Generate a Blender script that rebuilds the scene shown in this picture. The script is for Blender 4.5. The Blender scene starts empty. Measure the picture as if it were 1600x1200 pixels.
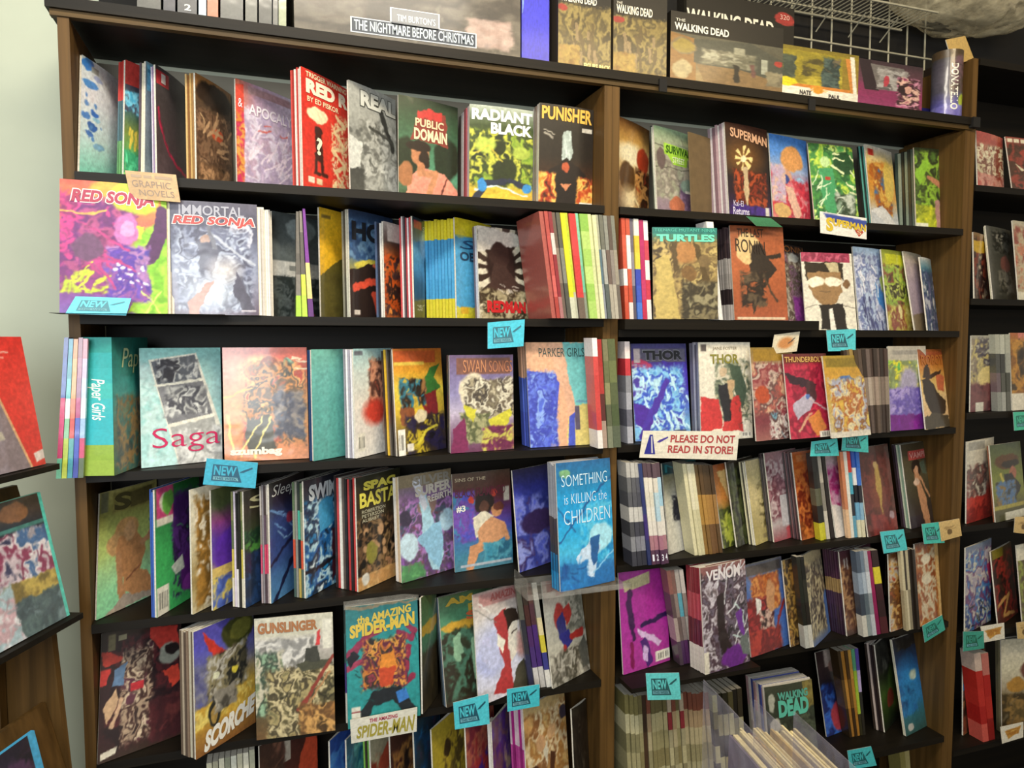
import bpy, math, random
import numpy as np
from mathutils import Vector

# ---------------------------------------------------------------- camera, world, lights, exposure
scene = bpy.context.scene
COL = scene.collection
F, YAW, PITCH, ROLL = 1130.8, math.radians(18.876), math.radians(-3.553), math.radians(-0.026)
CAM = np.array([0.3753, -1.6880, 1.3266])
_fw = np.array([math.sin(YAW)*math.cos(PITCH), math.cos(YAW)*math.cos(PITCH), math.sin(PITCH)])
_rt = np.array([math.cos(YAW), -math.sin(YAW), 0.0])
_up = np.cross(_rt, _fw)
RT = _rt*math.cos(ROLL) + _up*math.sin(ROLL)
UP = -_rt*math.sin(ROLL) + _up*math.cos(ROLL)
FW = _fw
cam_data = bpy.data.cameras.new('camera')
cam_data.sensor_width = 36.0
cam_data.lens = F/1600*36.0
cam_data.clip_start = 0.02
cam = bpy.data.objects.new('camera', cam_data)
COL.objects.link(cam)
from mathutils import Matrix
cam.matrix_world = Matrix(((RT[0], UP[0], -FW[0], CAM[0]), (RT[1], UP[1], -FW[1], CAM[1]), (RT[2], UP[2], -FW[2], CAM[2]), (0, 0, 0, 1)))
scene.camera = cam

scene.view_settings.view_transform = 'Standard'
scene.view_settings.look = 'None'
scene.view_settings.gamma = 1.0
scene.view_settings.use_curve_mapping = False
scene.view_settings.exposure = 0.42

world = bpy.data.worlds.new('shop_ambient')
scene.world = world
world.use_nodes = True
world.node_tree.nodes['Background'].inputs[0].default_value = (1.0, 0.93, 0.80, 1)
world.node_tree.nodes['Background'].inputs[1].default_value = 0.27

def area(name, loc, target, sx, sy, power, color):
    l = bpy.data.lights.new(name, 'AREA')
    l.shape = 'RECTANGLE'; l.size = sx; l.size_y = sy
    l.energy = power; l.color = color
    o = bpy.data.objects.new(name, l)
    COL.objects.link(o)
    o.location = loc
    d = Vector(target) - Vector(loc)
    o.rotation_euler = d.to_track_quat('-Z', 'Y').to_euler()
    return o
area('ceiling_lamp_light', (0.55, -1.25, 2.70), (0.62, -0.05, 1.1), 1.3, 0.22, 27, (1.0, 0.91, 0.75))
area('ceiling_lamp_light', (2.05, -1.55, 2.70), (1.95, -0.05, 0.9), 1.1, 0.22, 15, (1.0, 0.80, 0.50))
area('shop_window_light', (-0.55, -3.3, 1.75), (0.6, 0.0, 1.15), 1.6, 1.3, 62, (0.90, 0.96, 1.0))

# ---------------------------------------------------------------- projection helpers (photo pixel -> point in the room)
def ray(px, py): return RT*(px-800)/F - UP*(py-600)/F + FW
def aty(px, py, y):
    d = ray(px, py); return CAM + d*(y-CAM[1])/d[1]
def atz(px, py, z):
    d = ray(px, py); return CAM + d*(z-CAM[2])/d[2]
def proj(P):
    d = np.asarray(P, float)-CAM; c = d@FW
    return 800+F*(d@RT)/c, 600-F*(d@UP)/c
def solve_x(px, y, z):
    d = np.array([0-CAM[0], y-CAM[1], z-CAM[2]])
    return ((px-800)*(d@FW) - F*(d@RT))/(F*RT[0]-(px-800)*FW[0])

# ---------------------------------------------------------------- materials
def lin(c):
    c = np.asarray(c, float)
    return np.where(c <= 0.04045, c/12.92, ((c+0.055)/1.055)**2.4)
def hexc(h):
    h = h.lstrip('#')
    if len(h) == 3: h = h[0]*2+h[1]*2+h[2]*2
    return np.array([int(h[i:i+2], 16)/255 for i in (0, 2, 4)])
def rgba(h): 
    l = lin(hexc(h)); return (float(l[0]), float(l[1]), float(l[2]), 1.0)

def new_mat(name):
    m = bpy.data.materials.new(name); m.use_nodes = True
    return m, m.node_tree, m.node_tree.nodes['Principled BSDF']
def print_mat(name, rough, coat, grain):
    m, nt, b = new_mat(name)
    a = nt.nodes.new('ShaderNodeAttribute'); a.attribute_name = 'Col'
    tc = nt.nodes.new('ShaderNodeTexCoord')
    n = nt.nodes.new('ShaderNodeTexNoise'); n.inputs['Scale'].default_value = 160; n.inputs['Detail'].default_value = 3
    nt.links.new(tc.outputs['Object'], n.inputs['Vector'])
    mr = nt.nodes.new('ShaderNodeMapRange'); mr.inputs[1].default_value = 0.3; mr.inputs[2].default_value = 0.7
    mr.inputs[3].default_value = 1-grain; mr.inputs[4].default_value = 1+grain
    nt.links.new(n.outputs['Fac'], mr.inputs[0])
    mx = nt.nodes.new('ShaderNodeVectorMath'); mx.operation = 'SCALE'
    nt.links.new(a.outputs['Color'], mx.inputs[0]); nt.links.new(mr.outputs[0], mx.inputs['Scale'])
    nt.links.new(mx.outputs[0], b.inputs['Base Color'])
    b.inputs['Roughness'].default_value = rough
    b.inputs['Coat Weight'].default_value = coat; b.inputs['Coat Roughness'].default_value = 0.12
    if coat > 0.3:
        n2 = nt.nodes.new('ShaderNodeTexNoise'); n2.inputs['Scale'].default_value = 14; n2.inputs['Detail'].default_value = 2
        nt.links.new(tc.outputs['Object'], n2.inputs['Vector'])
        bp = nt.nodes.new('ShaderNodeBump'); bp.inputs['Strength'].default_value = 0.25; bp.inputs['Distance'].default_value = 0.01
        nt.links.new(n2.outputs['Fac'], bp.inputs['Height']); nt.links.new(bp.outputs[0], b.inputs['Coat Normal'])
    return m
M_BAG = print_mat('bagged_print', 0.38, 0.5, 0.10)
M_PRINT = print_mat('printed_paper', 0.5, 0.15, 0.08)
def flat_mat(name, h, rough=0.5, coat=0.0, scale=40, amt=0.12):
    m, nt, b = new_mat(name)
    tc = nt.nodes.new('ShaderNodeTexCoord')
    n = nt.nodes.new('ShaderNodeTexNoise'); n.inputs['Scale'].default_value = scale; n.inputs['Detail'].default_value = 4
    nt.links.new(tc.outputs['Object'], n.inputs['Vector'])
    r = nt.nodes.new('ShaderNodeValToRGB')
    c = np.array(rgba(h)[:3])
    r.color_ramp.elements[0].color = (*[float(x) for x in c*(1-amt)], 1); r.color_ramp.elements[1].color = (*[float(x) for x in c*(1+amt)], 1)
    r.color_ramp.elements[0].position = 0.3; r.color_ramp.elements[1].position = 0.7
    nt.links.new(n.outputs['Fac'], r.inputs[0]); nt.links.new(r.outputs[0], b.inputs['Base Color'])
    b.inputs['Roughness'].default_value = rough; b.inputs['Coat Weight'].default_value = coat
    return m
_ink = {}
def ink(h):
    if h not in _ink: _ink[h] = flat_mat('ink_'+h, h, 0.45, 0.3, 60, 0.05)
    return _ink[h]
def wood_mat(name, c0, c1, axis='Z', rough=0.55):
    m, nt, b = new_mat(name)
    tc = nt.nodes.new('ShaderNodeTexCoord'); mp = nt.nodes.new('ShaderNodeMapping')
    mp.inputs['Scale'].default_value = {'Z': (60, 60, 2.5), 'X': (2.5, 60, 60)}[axis]
    nt.links.new(tc.outputs['Object'], mp.inputs[0])
    n = nt.nodes.new('ShaderNodeTexNoise'); n.inputs['Scale'].default_value = 1.0; n.inputs['Detail'].default_value = 6
    nt.links.new(mp.outputs[0], n.inputs['Vector'])
    r = nt.nodes.new('ShaderNodeValToRGB')
    r.color_ramp.elements[0].color = rgba(c0); r.color_ramp.elements[1].color = rgba(c1)
    r.color_ramp.elements[0].position = 0.35; r.color_ramp.elements[1].position = 0.68
    nt.links.new(n.outputs['Fac'], r.inputs[0]); nt.links.new(r.outputs[0], b.inputs['Base Color'])
    b.inputs['Roughness'].default_value = rough; b.inputs['Specular IOR Level'].default_value = 0.25
    return m
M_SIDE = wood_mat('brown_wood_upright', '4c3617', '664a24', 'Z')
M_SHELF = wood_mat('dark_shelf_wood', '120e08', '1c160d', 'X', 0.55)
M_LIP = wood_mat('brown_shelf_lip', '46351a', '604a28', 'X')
M_WALL = flat_mat('sage_wall_paint', 'bcc2ae', 0.75, 0, 6, 0.04)
M_BLACK = flat_mat('black_backing', '0f0c09', 0.8)
M_FLOOR = flat_mat('dark_carpet', '2e2a20', 0.95, 0, 180, 0.3)
M_CEIL = flat_mat('ceiling_paint', 'd8d4c4', 0.9)
M_PAGES = flat_mat('white_page_edges', 'd9d2c2', 0.7, 0, 220, 0.16)
M_WIRE = flat_mat('white_wire', 'a7a28c', 0.4)
M_CARD = flat_mat('kraft_card', 'b8935c', 0.8)
M_CLEAR, _nt, _b = new_mat('clear_acrylic')
_b.inputs['Base Color'].default_value = (0.93, 0.95, 0.97, 1); _b.inputs['Roughness'].default_value = 0.05
_b.inputs['Transmission Weight'].default_value = 1.0; _b.inputs['IOR'].default_value = 1.45
def film_mat(name, col, alpha, rough):
    m, nt, b = new_mat(name)
    b.inputs['Base Color'].default_value = rgba(col); b.inputs['Roughness'].default_value = rough
    tr = nt.nodes.new('ShaderNodeBsdfTransparent'); mix = nt.nodes.new('ShaderNodeMixShader')
    tc = nt.nodes.new('ShaderNodeTexCoord'); n = nt.nodes.new('ShaderNodeTexNoise'); n.inputs['Scale'].default_value = 25; n.inputs['Detail'].default_value = 4
    nt.links.new(tc.outputs['Object'], n.inputs['Vector'])
    mr = nt.nodes.new('ShaderNodeMapRange'); mr.inputs[1].default_value = 0.3; mr.inputs[2].default_value = 0.7
    mr.inputs[3].default_value = alpha*0.5; mr.inputs[4].default_value = min(1, alpha*1.5)
    nt.links.new(n.outputs['Fac'], mr.inputs[0]); nt.links.new(mr.outputs[0], mix.inputs[0])
    nt.links.new(tr.outputs[0], mix.inputs[1]); nt.links.new(b.outputs[0], mix.inputs[2])
    bp = nt.nodes.new('ShaderNodeBump'); bp.inputs['Strength'].default_value = 0.6; bp.inputs['Distance'].default_value = 0.01
    nt.links.new(n.outputs['Fac'], bp.inputs['Height']); nt.links.new(bp.outputs[0], b.inputs['Normal'])
    nt.links.new(mix.outputs[0], nt.nodes['Material Output'].inputs[0])
    return m
M_FILM = film_mat('clear_plastic_film', 'b8b4aa', 0.13, 0.12)
M_DIVIDER = film_mat('clear_plastic_divider', 'a49eaa', 0.2, 0.2)

# ---------------------------------------------------------------- objects
def tag(o, label=None, cat=None, group=None, kind=None):
    if label: o['label'] = label
    if cat: o['category'] = cat
    if group: o['group'] = group
    if kind: o['kind'] = kind
    return o
def empty(name, loc):
    o = bpy.data.objects.new(name, None); COL.objects.link(o)
    o.empty_display_size = 0.05; o.location = [float(v) for v in loc]
    return o
class MB:
    def __init__(s): s.v = []; s.f = []; s.c = []; s.any = False
    def quad(s, pts, col=None):
        b = len(s.v); s.v += [tuple(map(float, p)) for p in pts]; s.f.append(tuple(range(b, b+len(pts))))
        cc = (1, 1, 1, 1) if col is None else tuple(col)
        if col is not None: s.any = True
        s.c += [cc]*len(pts)
    def hexa(s, P, col=None):
        # P[0..3] front ring (bl, br, tr, tl), P[4..7] back ring
        for q in ((0, 1, 2, 3), (5, 4, 7, 6), (4, 0, 3, 7), (1, 5, 6, 2), (3, 2, 6, 7), (4, 5, 1, 0)):
            s.quad([P[i] for i in q], col)
    def box(s, a, b, col=None):
        x0, y0, z0 = a; x1, y1, z1 = b
        s.hexa([(x0, y0, z0), (x1, y0, z0), (x1, y0, z1), (x0, y0, z1), (x0, y1, z0), (x1, y1, z0), (x1, y1, z1), (x0, y1, z1)], col)
    def tube(s, a, b, r, n=8, col=None):
        a = Vector(a); b = Vector(b); d = (b-a).normalized()
        u = d.orthogonal().normalized(); w = d.cross(u)
        ra = [a+(u*math.cos(2*math.pi*k/n)+w*math.sin(2*math.pi*k/n))*r for k in range(n)]
        rb = [p+(b-a) for p in ra]
        for k in range(n):
            j = (k+1) % n; s.quad([ra[k], ra[j], rb[j], rb[k]], col)
        s.quad(ra[::-1], col); s.quad(rb, col)
    def build(s, name, mat, parent=None, weld=True):
        v = s.v; o_ = None
        if parent is not None:
            L = parent.location
            if parent.parent is not None: L = L + parent.parent.location
            v = [(p[0]-L[0], p[1]-L[1], p[2]-L[2]) for p in v]
            org = (0, 0, 0)
        else:
            a = np.array(v); org = ((a[:, 0].min()+a[:, 0].max())/2, (a[:, 1].min()+a[:, 1].max())/2, a[:, 2].min())
            v = [(p[0]-org[0], p[1]-org[1], p[2]-org[2]) for p in v]
        me = bpy.data.meshes.new(name); me.from_pydata(v, [], s.f)
        if s.any:
            at = me.color_attributes.new('Col', 'FLOAT_COLOR', 'POINT')
            at.data.foreach_set('color', np.array(s.c, dtype=np.float32).ravel())
        else:
            import bmesh
            bm = bmesh.new(); bm.from_mesh(me); bmesh.ops.remove_doubles(bm, verts=bm.verts, dist=1e-6); bm.to_mesh(me); bm.free()
        me.materials.append(mat); me.update()
        o = bpy.data.objects.new(name, me); COL.objects.link(o)
        if parent is not None: o.parent = parent
        else: o.location = [float(x) for x in org]
        return o

# ---------------------------------------------------------------- lettering (built-in font -> mesh mapped on a surface)
_tcache = {}
def text_mesh(s, bold=0.0, shear=0.0):
    key = (s, bold, shear)
    if key in _tcache: return _tcache[key]
    cu = bpy.data.curves.new('lettering', 'FONT'); cu.body = s; cu.size = 1; cu.resolution_u = 3
    cu.offset = bold; cu.shear = shear
    ob = bpy.data.objects.new('lettering_tmp', cu); COL.objects.link(ob)
    dg = bpy.context.evaluated_depsgraph_get(); dg.update()
    me = bpy.data.meshes.new_from_object(ob.evaluated_get(dg))
    v = np.empty(len(me.vertices)*3); me.vertices.foreach_get('co', v); v = v.reshape(-1, 3)[:, :2]
    fs = [tuple(p.vertices) for p in me.polygons]
    bpy.data.objects.remove(ob); bpy.data.curves.remove(cu); bpy.data.meshes.remove(me)
    if len(v):
        v = (v-v.min(0))/np.maximum(v.max(0)-v.min(0), 1e-6)
    _tcache[key] = (v, fs)
    return v, fs
def lettering(surf, txt, u0, v0, u1, v1, col, parent, name='title_lettering', bold=0.0, shear=0.0, off=0.0008, rot=0, mat=None, slope=0.0, taper=0.0):
    """surf(u, v, offset) -> point; v runs down."""
    v, fs = text_mesh(txt, bold, shear)
    if not len(v): return None
    mb = MB()
    if rot == 90:   # reads downwards
        uv = np.stack([u0+(u1-u0)*v[:, 1], v0+(v1-v0)*v[:, 0]], -1)
    else:
        hh = 1+taper*(v[:, 0]-0.5)
        uv = np.stack([u0+(u1-u0)*v[:, 0], (v0+v1)/2+(v1-v0)*(0.5-v[:, 1])*hh+slope*(v[:, 0]-0.5)], -1)
    P = [surf(a, b, off) for a, b in uv]
    L = parent.location
    if parent.parent is not None: L = L+parent.parent.location
    me = bpy.data.meshes.new(name)
    me.from_pydata([(p[0]-L[0], p[1]-L[1], p[2]-L[2]) for p in P], [], fs)
    me.materials.append(mat or ink(col)); me.update()
    o = bpy.data.objects.new(name, me); COL.objects.link(o); o.parent = parent
    return o

# ---------------------------------------------------------------- cover art: a little painter on a numpy canvas
def _hash(ix, iy, s):
    h = (ix*374761393 + iy*668265263 + s*974711) & 0xffffffff
    h = ((h ^ (h >> 13))*1274126177) & 0xffffffff
    return ((h ^ (h >> 16)) & 0xffff)/65535.0
def vnoise(x, y, s):
    ix = np.floor(x).astype(np.int64); iy = np.floor(y).astype(np.int64)
    fx = x-ix; fy = y-iy; fx = fx*fx*(3-2*fx); fy = fy*fy*(3-2*fy)
    return (_hash(ix, iy, s)*(1-fx)+_hash(ix+1, iy, s)*fx)*(1-fy)+(_hash(ix, iy+1, s)*(1-fx)+_hash(ix+1, iy+1, s)*fx)*fy
def fbm(x, y, s, o=3):
    t = 0; a = 0.5; n = 0
    for k in range(o):
        t = t+a*vnoise(x*2**k, y*2**k, s+k*17); n += a; a *= 0.55
    return t/n
_seed = [7]
def paint(art, nx, ny, seed=None):
    """art: ';'-separated operations in cover coordinates (0..1, v down)."""
    if seed is None: _seed[0] += 1; seed = _seed[0]*101
    SS = 2; W, H = nx*SS, ny*SS
    U, V = np.meshgrid((np.arange(W)+.5)/W, (np.arange(H)+.5)/H)
    A = 1.5
    wu = U+(fbm(U*6, V*6*A, seed)-.5)*.07+(fbm(U*20, V*20*A, seed+5)-.5)*.03
    wv = V+(fbm(U*6, V*6*A, seed+9)-.5)*.05+(fbm(U*20, V*20*A, seed+3)-.5)*.02
    img = np.ones((H, W, 3))*.5
    rnd = random.Random(seed)
    def put(m, c): img[:] = img*(1-m[..., None])+np.asarray(c)*m[..., None]
    def inside(pts, X, Y):
        m = np.zeros(X.shape, bool); n = len(pts)
        for i in range(n):
            (xa, ya), (xb, yb) = pts[i], pts[(i+1) % n]
            if ya == yb: continue
            c = ((ya > Y) != (yb > Y)) & (X < (xb-xa)*(Y-ya)/(yb-ya)+xa)
            m ^= c
        return m.astype(float)
    def seg(xa, ya, xb, yb, X, Y):
        dx, dy = xb-xa, (yb-ya)*A
        t = np.clip(((X-xa)*dx+(Y-ya)*A*dy)/max(dx*dx+dy*dy, 1e-9), 0, 1)
        return np.hypot(X-xa-t*dx, (Y-ya)*A-t*dy)
    def ell(cx, cy, rx, ry, c, soft=.18, X=None, Y=None):
        X = wu if X is None else X; Y = wv if Y is None else Y
        d = np.hypot((X-cx)/rx, (Y-cy)/ry)
        put(np.clip((1-d)/soft+.5, 0, 1), c)
    for op in art.split(';'):
        t = op.split()
        if not t: continue
        k = t[0]; a = t[1:]
        fl = lambda q: [float(z) for z in q]
        if k == 'g' or k == 'h':
            cs = np.array([hexc(z) for z in a]); x = (wv if k == 'g' else wu)
            x = np.clip(x, 0, 1)*(len(cs)-1); i = np.clip(x.astype(int), 0, max(len(cs)-2, 0)); f_ = (x-i)[..., None]
            img[:] = cs[i]*(1-f_)+cs[np.minimum(i+1, len(cs)-1)]*f_
        elif k == 'e': ell(*fl(a[:4]), hexc(a[4]), float(a[5]) if len(a) > 5 else .15)
        elif k == 'o': # soft glow of ink, on one cover mixed with painted glare
            cx, cy, rx, ry = fl(a[:4]); d = np.hypot((U-cx)/rx, (V-cy)/ry); put(np.clip(1-d, 0, 1)**.8, hexc(a[4]))
        elif k == 'r':
            x0, y0, x1, y1 = fl(a[:4]); put(((U >= x0)&(U <= x1)&(V >= y0)&(V <= y1)).astype(float), hexc(a[4]))
        elif k == 'p':
            z = fl(a[1:]); put(inside(list(zip(z[::2], z[1::2])), wu, wv), hexc(a[0]))
        elif k == 'q':
            z = fl(a[1:]); put(inside(list(zip(z[::2], z[1::2])), U, V), hexc(a[0]))
        elif k == 'l':
            z = fl(a[2:]); w = float(a[1])/2; pts = list(zip(z[::2], z[1::2])); d = 9
            for i in range(len(pts)-1): d = np.minimum(d, seg(*pts[i], *pts[i+1], wu, wv))
            put(np.clip((w-d)/.012+.5, 0, 1), hexc(a[0]))
        elif k == 'n':  # busy patchwork region:  n scale x0 y0 x1 y1 c c c ('-' leaves what is below)
            sc, x0, y0, x1, y1 = fl(a[:5]); cs = a[5:]
            sd = rnd.randrange(9999)
            hf = fbm(U*34+3*wu, V*34*A, sd+5, 2)-.5
            ax = rnd.uniform(.55, 1.0); qx = wu+.10*(fbm(U*sc, V*sc*A, sd+50, 2)-.5); qy = wv+.10*(fbm(U*sc+7, V*sc*A, sd+60, 2)-.5)
            nz = .7*fbm(qx*sc*.85, qy*sc*A*ax*.85, sd, 3)+.3*fbm(qx*sc*2.4+3, qy*sc*2.4*A, sd+77, 2)
            nz = np.clip((nz-.27)/.46+hf*.14, 0, .999)*(len(cs)-1)
            i0 = np.clip(nz.astype(int), 0, len(cs)-1); i1 = np.minimum(i0+1, len(cs)-1); fr = np.clip((nz-i0-.5)/.55+.5, 0, 1)
            cx, cy, rx, ry = (x0+x1)/2, (y0+y1)/2, (x1-x0)/2, (y1-y0)/2
            m = np.clip((1.12-np.maximum(abs(wu-cx)/rx, abs(wv-cy)/ry)+hf*.2)/.16, 0, 1)
            ca = np.array([[0, 0, 0, 0] if c == '-' else [*hexc(c), 1] for c in cs])
            mixc = ca[i0]*(1-fr)[..., None]+ca[i1]*fr[..., None]
            al = mixc[..., 3]; put(m*np.clip(al*1.0, 0, 1), mixc[..., :3]/np.maximum(al, .01)[..., None])
            solid = [c for c in cs if c != '-']
            for _ in range(int(6+30*rx*ry*4)):
                x = rnd.uniform(x0, x1); y = rnd.uniform(y0, y1); g = rnd.uniform(0, 3.14); L = rnd.uniform(.05, .16)
                d = seg(x, y, x+L*math.cos(g), y+L*math.sin(g)/A, wu, wv)
                put(np.clip((rnd.uniform(.006, .016)-d)/.012+.5, 0, 1)*.65*m, np.clip(hexc(rnd.choice(solid))*rnd.uniform(.85, 1.12), 0, 1))
        elif k == 's':  # s colour count x0 y0 x1 y1 length width angle spread
            c = hexc(a[0]); n = int(a[1]); x0, y0, x1, y1, ln, w, an, sp = fl(a[2:])
            for _ in range(n):
                x = rnd.uniform(x0, x1); y = rnd.uniform(y0, y1); g = math.radians(an+rnd.uniform(-sp, sp)); L = ln*rnd.uniform(.5, 1.3)
                d = seg(x, y, x+L*math.cos(g), y+L*math.sin(g)/A, wu, wv); put(np.clip((w/2-d)/.01+.5, 0, 1), c)
        elif k == 'd':
            c = hexc(a[0]); n = int(a[1]); x0, y0, x1, y1, r = fl(a[2:])
            for _ in range(n):
                rr = r*rnd.uniform(.5, 1.4); ell(rnd.uniform(x0, x1), rnd.uniform(y0, y1), rr, rr/A, c, .3)
        elif k == 'b':
            x0, y0, x1, y1 = fl(a[:4]); put(((U >= x0)&(U <= x1)&(V >= y0)&(V <= y1)).astype(float), hexc('efeadb'))
            ux = (U-x0)/(x1-x0); vy = (V-y0)/(y1-y0)
            put(((np.sin(ux*37)+np.sin(ux*61+1) > .2)&(vy > .2)&(vy < .8)&(ux > .1)&(ux < .9)).astype(float)*.8, hexc('222222'))
        elif k == 'y':  # rays
            cx, cy = fl(a[:2]); c = hexc(a[2]); r0, r1 = fl(a[3:5]); n = int(a[5])
            th = np.arctan2((wv-cy)*A, wu-cx); d = np.hypot(wu-cx, (wv-cy)*A)
            put(((np.sin(th*n+2*vnoise(th*3+9, th*0, seed)) > .1)&(d > r0)&(d < r1)).astype(float), c)
        elif k == 'f':  # plain standing figure:  f x ytop height skin top legs hair
            x, y, h = fl(a[:3]); sk, to, lg, ha = [hexc(z) for z in a[3:7]]
            ell(x, y+.10*h, .085*h*A, .10*h, ha, .2); 
            for s_ in (-1, 1):
                d = np.minimum(seg(x+s_*.04*h, y+.52*h, x+s_*.08*h, y+.76*h, wu, wv), seg(x+s_*.08*h, y+.76*h, x+s_*.07*h, y+h, wu, wv)); put(np.clip((.058*h-d)/.012+.5, 0, 1), lg)
                d = np.minimum(seg(x+s_*.12*h, y+.24*h, x+s_*.20*h, y+.42*h, wu, wv), seg(x+s_*.20*h, y+.42*h, x+s_*.11*h, y+.56*h, wu, wv)); put(np.clip((.036*h-d)/.012+.5, 0, 1), sk)
            put(inside([(x-.15*h, y+.21*h), (x+.15*h, y+.21*h), (x+.10*h, y+.56*h), (x-.10*h, y+.56*h)], wu, wv), to)
            ell(x, y+.20*h, .03*h*A, .06*h, sk, .2); ell(x, y+.115*h, .055*h*A, .08*h, sk, .2)
    nz = fbm(U*26, V*26*A, seed+31, 2)
    img *= (1+(nz-.5)*.22)[..., None]
    img = np.clip(img, 0, 1).reshape(ny, SS, nx, SS, 3).mean((1, 3))
    return lin(img)

def art_grid(name, surf, art, nx, ny, parent, mat, off=0.0, seed=None):
    """A sheet with the printed art, (nx x ny) cells, mapped on surf(u, v, offset)."""
    img = paint(art, nx, ny, seed)
    us = (np.arange(nx)+.5)/nx; vs = (np.arange(ny)+.5)/ny
    us = us.copy(); vs = vs.copy(); us[0] = 0; us[-1] = 1; vs[0] = 0; vs[-1] = 1
    L = np.array(parent.location) if parent is not None else np.zeros(3)
    if parent is not None and parent.parent is not None: L = L+np.array(parent.parent.location)
    P = surf(us[None, :]+0*vs[:, None], vs[:, None]+0*us[None, :], off)-L
    me = bpy.data.meshes.new(name)
    nv = nx*ny; nf = (nx-1)*(ny-1)
    me.vertices.add(nv); me.vertices.foreach_set('co', P.reshape(-1).astype(np.float32))
    j, i = np.meshgrid(np.arange(ny-1), np.arange(nx-1), indexing='ij')
    b = (j*nx+i).ravel(); q = np.stack([b+nx, b+nx+1, b+1, b], -1).astype(np.int32)
    me.loops.add(nf*4); me.loops.foreach_set('vertex_index', q.ravel())
    me.polygons.add(nf); me.polygons.foreach_set('loop_start', np.arange(0, nf*4, 4, dtype=np.int32))
    me.polygons.foreach_set('loop_total', np.full(nf, 4, dtype=np.int32))
    me.update(calc_edges=True); me.validate()
    at = me.color_attributes.new('Col', 'FLOAT_COLOR', 'POINT')
    c = np.ones((nv, 4), np.float32); c[:, :3] = img.reshape(-1, 3)
    at.data.foreach_set('color', c.ravel())
    me.materials.append(mat)
    o = bpy.data.objects.new(name, me); COL.objects.link(o)
    if parent is not None: o.parent = parent
    return o
# ---------------------------------------------------------------- geometry of the shelving
W_UNIT, DEPTH = 1.22, 0.245
Z = [2.0, 1.664, 1.3768, 1.0496, 0.7305, 0.4291, 0.0509]       # top faces of the shelves, two near units
Z_FLOOR = -0.34
Z3 = [float(aty(1530, y, 0.0)[2]) for y in (92, 290, 467, 645, 819, 988, 1162)]   # third unit
ZDROP = Z[2]-0.026

M_BACK = flat_mat('grey_hardboard', '857f70', .8, 0, 9, .08)
# room shell
def plane(name, pts, mat):
    mb = MB(); mb.quad(pts); o = mb.build(name, mat); o['kind'] = 'structure'; return o
def wallbox(name, a, b, mat):
    mb = MB(); mb.box(a, b); o = mb.build(name, mat); o['kind'] = 'structure'; return o
wallbox('wall_back', (-1.6, 0.262, Z_FLOOR), (4.6, 0.36, 2.75), M_WALL)
wallbox('floor', (-1.6, -4.2, Z_FLOOR-0.05), (4.6, 0.262, Z_FLOOR), M_FLOOR)
wallbox('ceiling', (-1.6, -4.2, 2.75), (4.6, 0.36, 2.8), M_CEIL)

def bookcase(x0, zs, label, top_over, side_top, lip=True):
    root = tag(empty('bookcase', (x0+W_UNIT/2, DEPTH/2, Z_FLOOR)), label, 'bookcase', 'bookcases along the wall')
    t = 0.021
    for xs in (x0, x0+W_UNIT-t):
        mb = MB(); mb.box((xs, 0, Z_FLOOR), (xs+t, DEPTH, side_top)); mb.build('side_panel', M_SIDE, root)
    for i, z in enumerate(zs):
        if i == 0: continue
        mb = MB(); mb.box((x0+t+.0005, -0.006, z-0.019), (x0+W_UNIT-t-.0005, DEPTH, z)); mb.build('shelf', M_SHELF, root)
    mb = MB(); mb.box((x0+t+.001, DEPTH+.0005, Z_FLOOR), (x0+W_UNIT-t-.001, DEPTH+.006, (zs[1] if top_over else zs[0])-.022)); mb.build('back_panel', M_SHELF, root)
    if top_over:
        mb = MB(); mb.box((x0+t+.001, DEPTH+.0005, zs[1]+.0005), (x0+W_UNIT-t-.001, DEPTH+.006, zs[0]-.036)); mb.build('back_panel', M_BACK, root)
    return root, t
bk1, TS = bookcase(0.0, Z, 'left dark wood bookcase beside the pale wall, full of comics', True, Z[0]-0.035)
bk2, _ = bookcase(W_UNIT+0.0005, Z[:2]+[ZDROP]+Z[3:], 'middle dark wood bookcase with the wire grid standing above it', True, Z[0]-0.035)
bk3, _ = bookcase(2*W_UNIT+0.001, Z3, 'right dark wood bookcase cut off by the photo edge', False, Z3[0])
mb = MB(); mb.box((2*W_UNIT+0.0225, -0.006, Z3[0]-0.02), (3*W_UNIT-0.02, DEPTH, Z3[0])); mb.build('shelf', M_SHELF, bk3)
# one continuous top board over the two near units: dark board on a brown rail
top = tag(empty('top_board', (W_UNIT, DEPTH/2, Z[0]-0.033)), 'long dark top board across the two left bookcases', 'shelf board')
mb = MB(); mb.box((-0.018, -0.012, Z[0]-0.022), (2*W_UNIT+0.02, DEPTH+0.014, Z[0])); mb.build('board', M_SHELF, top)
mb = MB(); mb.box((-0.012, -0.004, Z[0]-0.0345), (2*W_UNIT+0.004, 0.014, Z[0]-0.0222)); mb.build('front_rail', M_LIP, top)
for px in (1035, 1268):
    X = aty(px, 150, -.012)[0]
    mb = MB(); mb.box((X-.011, -.0165, Z[0]-0.04), (X+.011, -.0122, Z[0]-0.008)); mb.build('clip', M_BLACK, top)
X = aty(1522, 195, -.012)[0]
mb = MB(); mb.box((X-.012, -.02, Z[0]-0.03), (X+.016, .02, Z[0]+0.0)); mb.build('end_cap', M_BLACK, top)

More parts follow.
